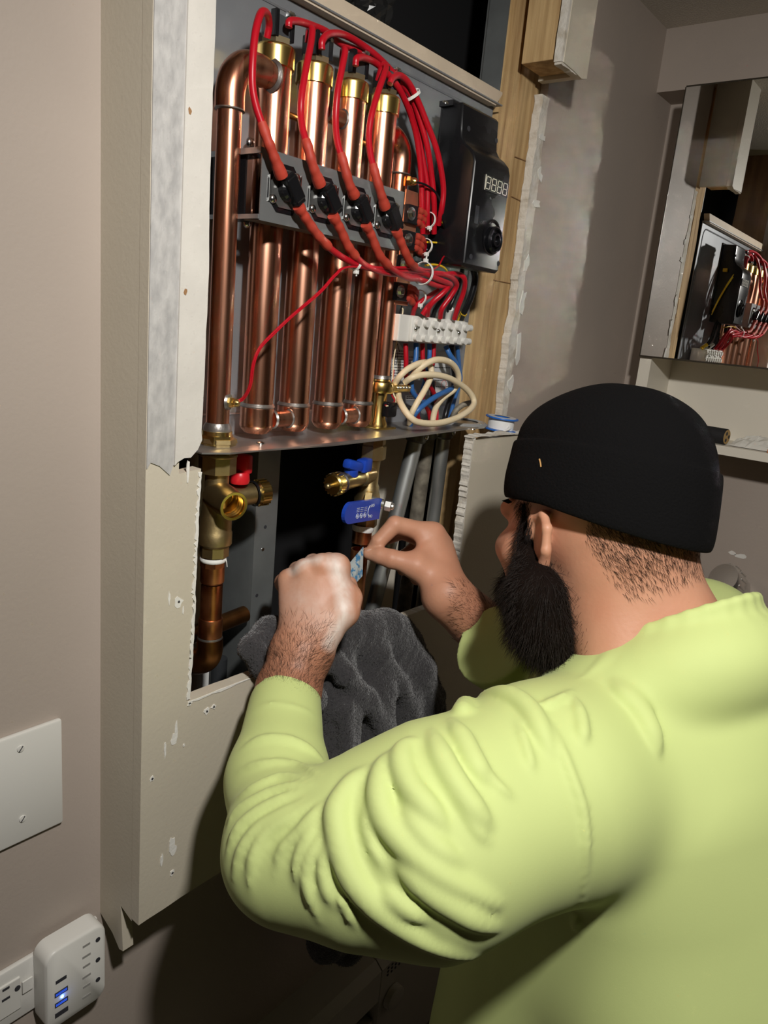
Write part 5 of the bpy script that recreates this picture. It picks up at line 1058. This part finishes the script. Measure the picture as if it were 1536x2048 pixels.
# collar band round the neck
CC = J(1325, 1258, .742); gf, gr = nrm((hf[0], hf[1], 0)), nrm((hr[0], hr[1], 0)); ncol = 32
def cring(drop, rf, rs, dz): return [CC + gf * rf * math.cos(a) + gr * rs * math.sin(a) + np.array([0, 0, dz * math.cos(a) - drop]) for a in np.linspace(0, 2 * math.pi, ncol + 1)]
for drop, ex, rr_, kk in ((0, 0, .0050, .003), (.007, .002, .0050, .003), (.014, .004, .0052, .003), (.034, .004, .014, .012), (.055, .012, .016, .04)):
    rg = cring(drop, .076 + ex, .070 + ex, -.060)
    for i in range(ncol): shirt.append(cap(rg[i], rg[i + 1], rr_, rr_, kk))
lo, hi = bounds(shirt, .012); v, f_ = sdf_mesh(shirt, lo, hi, .0025, post_s)
v = smooth_mesh(v, f_, 3)
fast_obj('shirt', (v, f_), M_SHIRT, man)
# --- trousers and boots below the frame
tr_ = [cap(HIP[0], HIP[1], .125, .125, .05)] + [cap(HIP[i], KNE[i], .105, .064, .04) for i in (0, 1)] + [cap(KNE[i], FT[i], .064, .05, .02) for i in (0, 1)]
lo, hi = bounds(tr_); fast_obj('trousers', sdf_mesh(tr_, lo, hi, .009), M_PANTS, man)
for i in (0, 1):
    bo = [cap(FT[i] + np.array([0, -.02, .0]), FT[i] + np.array([0, -.10, .01]), .046, .04, .02), cap(FT[i] + np.array([0, -.10, .06]), FT[i] + np.array([0, -.09, -.01]), .036, .04, .02)]
    lo, hi = bounds(bo); fast_obj('boot', sdf_mesh(bo, lo, hi, .006), M_BLKP, man)

# --- beanie: lathe-like rings on the head frame
HB = hp_at(0, -.006, .012); rl = math.radians(11); hr0, hu0 = hr, hu; hr_, hu_ = hr * math.cos(rl) - hu * math.sin(rl), hu * math.cos(rl) + hr * math.sin(rl)
prof = [(.985, -.004), (1.03, -.006), (1.055, .002), (1.06, .020), (1.05, .040), (1.035, .054), (1.018, .058), (1.00, .057), (.985, .061), (.965, .072), (.885, .088), (.78, .101), (.635, .112), (.46, .121), (.28, .1265), (.13, .1285), (.01, .129)]
nA = 72; g = np.random.default_rng(3); V = []; Fq = []
lump = [(g.uniform(0, 6.28), g.uniform(0, .15), g.normal(0, .0022)) for _ in range(26)]
for i, (s, h) in enumerate(prof):
    for j in range(nA):
        a = 2 * math.pi * j / nA; c_, s_ = math.cos(a), math.sin(a)
        w = sum(am * math.exp(-((math.atan2(math.sin(a - a0), math.cos(a - a0)) / .5) ** 2) - ((h - h0) / .022) ** 2) for a0, h0, am in lump)
        slant = -.020 * (-c_) * max(0, 1 - h / .10)                         # rim dips at the back
        V.append(HB + hf * (c_ * (.106 * s + w)) + hr_ * (s_ * (.088 * s + w)) + hu_ * (h + slant * (1 if c_ < 0 else .3)))
for i in range(len(prof) - 1):
    for j in range(nA): Fq.append((i * nA + j, i * nA + (j + 1) % nA, (i + 1) * nA + (j + 1) % nA, (i + 1) * nA + j))
inner = [HB + hf * math.cos(2 * math.pi * j / nA) * .09 + hr_ * math.sin(2 * math.pi * j / nA) * .075 + hu_ * .004 for j in range(nA)]
nV = len(V); V += inner; Fq += [(j, nV + j, nV + (j + 1) % nA, (j + 1) % nA) for j in range(nA)]
hat = fast_obj('beanie', (np.array(V), np.array(Fq)), M_KNIT, man)
from mathutils.bvhtree import BVHTree
_bv = BVHTree.FromPolygons([tuple(x) for x in V], [tuple(x) for x in Fq])
def hat_hit(px, py): d = nrm(RC @ np.array([(px - 768) / F, (py - 1024) / F, 1.0])); return np.array(_bv.ray_cast(Vector(CAM), Vector(d))[0])
obj('straw_fleck', tube([hat_hit(1079, 918), hat_hit(1081, 926), hat_hit(1082, 934)], .0008, 5), mat('straw', (.5, .28, .1), .8), hat)
mdf = hat.modifiers.new('smooth', 'SUBSURF'); mdf.levels = 1; mdf.render_levels = 2
# --- beard: soft volume plus strands
_bp = trace([1049, 1054, 1060], [1012, 1080, 1130], head)[0]
BP = [_bp[0], _bp[1], _bp[2], J(1072, 1190, .704), J(1076, 1250, .712), J(1102, 1300, .722)]
beard = chain(BP, [.0035, .0055, .012, .022, .023, .019], .02)
beard += chain([J(1066, 1190, .714), hp_at(-.02, .092, -.085), hp_at(.02, .092, -.085), hp_at(.055, .05, -.07)], [.019, .018, .018, .016], .02) + chain([J(1080, 1255, .722), hp_at(0, .078, -.125), hp_at(.045, .045, -.10)], [.020, .024, .016], .02) + [cap(hp_at(-.02, .101, -.062), hp_at(.02, .101, -.062), .007, .007, .01)]
lo, hi = bounds(beard); v, f_ = sdf_mesh(beard, lo, hi, .003); bd = fast_obj('beard', (v - .0 , f_), mat('beard_base', (.008, .005, .004), .95, spec=.05), man)
g = np.random.default_rng(9); ii = g.choice(len(v), 14000); eps = 1e-3
def grad(P, pr): return np.stack([sdf(P + e, pr) - sdf(P - e, pr) for e in np.eye(3) * eps], 1) / (2 * eps)
rt = v[ii] + g.normal(0, .0008, (len(ii), 3)); nn = grad(rt, beard); dr = nn * .55 + g.normal(0, .25, nn.shape) + np.array([-.05, .1, -1.0]) * .8
fast_obj('beard_hair', strands(rt, dr, g.uniform(.006, .015, len(ii)), .00022, np.tile([0, 0, -.25], (len(ii), 1)), 2, 1), M_HAIR, bd, kind='stuff')
# --- short hair at the nape and temples, hair on the arms
def grow(prims, boxpx, n, ln, r, dirv, seed, mask=None, spread=.25, lift=.25):
    g = np.random.default_rng(seed); x = g.uniform(boxpx[0], boxpx[2], n); y = g.uniform(boxpx[1], boxpx[3], n)
    if mask is not None: ok = mask(x, y, g); x, y = x[ok], y[ok]
    P, d, ok = trace(x, y, prims, .3); P = P[ok]; N = grad(P, prims); N /= np.linalg.norm(N, axis=1)[:, None] + 1e-9
    D_ = (dirv(x[ok], y[ok]) if callable(dirv) else np.tile(dirv, (len(P), 1))) + g.normal(0, spread, P.shape); D_ -= N * (D_ * N).sum(1)[:, None]; D_ /= np.linalg.norm(D_, axis=1)[:, None] + 1e-9
    return strands(P, D_ + N * lift, g.uniform(ln * .6, ln * 1.3, len(P)), r, None, 2, seed)
def nape(x, y, g):
    top = np.interp(x, [1180, 1300, 1430], [1025, 1055, 1095]); bot = np.interp(x, [1160, 1210, 1260, 1330, 1430], [1060, 1150, 1205, 1180, 1150]); t = (y - top) / (bot - top)
    return (t > -.3) & (g.random(len(x)) > np.clip(t, 0, 1.4) ** 1.3 * .9) & (x > 1170)
back_dn = -hf * .7 - hu * .7
fast_obj('nape_hair', grow(head, (1165, 1005, 1435, 1250), 9500, .007, .00013, back_dn + hr * .0, 21, nape, .2, .22), M_HAIR, body, kind='stuff')
fast_obj('sideburn_hair', grow(head, (1026, 1000, 1075, 1130), 1500, .008, .0002, -hu, 22, lambda x, y, g: np.abs(x - np.interp(y, [1000, 1060, 1130], [1046, 1050, 1056])) < np.interp(y, [1000, 1130], [16, 14]) * g.uniform(.5, 1.1, len(x)), .2, .3), M_HAIR, body, kind='stuff')
fast_obj('jaw_stubble', grow(head, (1080, 1120, 1190, 1330), 900, .004, .00014, -hu + hf * .3, 23, lambda x, y, g: g.random(len(x)) < np.clip(1 - (x - np.interp(y, [1120, 1200, 1330], [1090, 1130, 1150])) / 40, 0, 1), .3, .3), M_HAIR, body, kind='stuff')
wd = nrm(WLp - EL)
fast_obj('arm_hair', grow(armL, (515, 1225, 665, 1400), 2200, .009, .00010, np.array([.35, 0, .1]) + wd * .6, 24, lambda x, y, g: g.random(len(x)) < np.clip((y - 1215) / 90, 0, 1), .35, .3), M_HAIR2, body, kind='stuff')
fast_obj('arm_hair', grow(armR, (890, 1160, 1020, 1330), 1300, .009, .00011, nrm(WRp - ER) + np.array([0, 0, -.3]), 25, lambda x, y, g: x > 900, .35, .3), M_HAIR2, body, kind='stuff')
# eyebrow and lashes of the turned-away face
fast_obj('eyebrow', strands(hp_at(0, 0, 0) + hr * -np.linspace(.020, .052, 60)[:, None] + hf * np.linspace(.098, .078, 60)[:, None] + hu * .016, np.tile(-hr * .8 + hu * .3 + hf * .2, (60, 1)), np.full(60, .009), .0004, None, 2, 5), M_HAIR, body)
# the abrasive cloth strip between the hands
ctop = J(727, 1094, .905); cl = [J(*p) for p in ((727, 1094, .915), (725, 1152, .905), (706, 1174, .880), (700, 1178, .868), (684, 1160, .868), (697, 1130, .885))]
M_CLOTH = mat('abrasive_cloth', (.42, .47, .47), .7, color2=(.05, .20, .38), scale=170, contrast=(.40, .52), stretch=(1, 1, 1))
cen = sum(cl) / len(cl); V = []; Fq = []
cloth_n = nrm(np.cross(cl[1] - cl[0], cl[3] - cl[0])); m_ = len(cl)
V = [p for p in cl] + [p + cloth_n * .0009 for p in cl]
obj('abrasive_cloth', (np.array(V), [tuple(range(m_)), tuple(range(m_, 2 * m_))[::-1]] + [(i, (i + 1) % m_, m_ + (i + 1) % m_, m_ + i) for i in range(m_)]), M_CLOTH, smooth=False, label='strip of blue speckled plumbers abrasive cloth held between both hands', cat='cloth')

# ================================================================== the towel over the opening's lower edge
M_TOWEL = mat('charcoal_terry', (.046, .043, .045), 1.0, color2=(.026, .024, .026), scale=420, bump=1.0, bscale=420, sheen=.3, contrast=(.3, .7))
TD = lambda *l: [at(*p) for p in l]
tw = []
tw += chain(TD((700, 1262, .001), (770, 1258, .004), (815, 1282, .004)), [.019, .024, .020], .015)
tw += chain(TD((668, 1275, .006), (680, 1400, -.014), (672, 1560, -.018), (662, 1720, -.016), (652, 1885, -.012)), [.020, .026, .030, .030, .026], .02)
tw += chain(TD((725, 1270, .004), (742, 1380, -.012), (748, 1500, -.016), (735, 1640, -.016), (712, 1800, -.014), (692, 1890, -.012)), [.024, .028, .032, .034, .032, .026], .02)
tw += chain(TD((790, 1268, .004), (830, 1340, -.010), (850, 1410, -.012), (848, 1440, -.012)), [.026, .027, .024, .016], .012)
tw += chain(TD((775, 1280, .004), (800, 1400, -.008), (812, 1500, -.010), (800, 1580, -.010)), [.024, .026, .028, .026], .012)
tw += chain(TD((700, 1275, .0), (760, 1310, -.020), (800, 1370, -.028), (826, 1440, -.024)), [.014, .013, .012, .010], .008)
tw += chain(TD((655, 1300, -.012), (690, 1350, -.030), (735, 1400, -.036), (770, 1470, -.036)), [.012, .012, .012, .010], .009)
tw += chain(TD((850, 1330, -.006), (872, 1390, -.006), (880, 1440, -.004), (868, 1500, -.004)), [.012, .012, .012, .010], .01)
tw += chain(TD((690, 1420, -.04), (695, 1520, -.044), (690, 1600, -.044)), [.008, .009, .008], .012)
tw += chain(TD((505, 1292, -.002), (540, 1268, .006), (600, 1262, .010), (660, 1262, .012)), [.013, .017, .018, .018], .012)
tw += chain(TD((498, 1300, -.002), (530, 1322, -.010), (580, 1330, -.012), (650, 1320, -.012)), [.011, .013, .014, .016], .008)
tw += chain(TD((520, 1330, -.006), (560, 1370, -.012), (620, 1400, -.014)), [.012, .016, .02], .01)
lo, hi = bounds(tw)
def post_t(P, d): return d + .0006 * np.sin(P[:, 0] * 310 + 9 * np.sin(P[:, 2] * 40)) * np.sin(P[:, 2] * 60 + P[:, 1] * 80)
v, f_ = sdf_mesh(tw, lo, hi, .0025, post_t)
g = np.random.default_rng(31); v = smooth_mesh(v, f_, 4)
tow = fast_obj('towel', (v + g.normal(0, .00035, v.shape), f_), M_TOWEL, label='dark grey terry towel bunched over the lower edge of the wall opening', cat='towel')
ii = g.choice(len(v), 16000); nn = grad(v[ii], tw); fast_obj('terry_pile', strands(v[ii], nn + g.normal(0, .5, nn.shape), g.uniform(.0012, .0028, len(ii)), .00035, None, 1, 8), M_TOWEL, tow, kind='stuff')
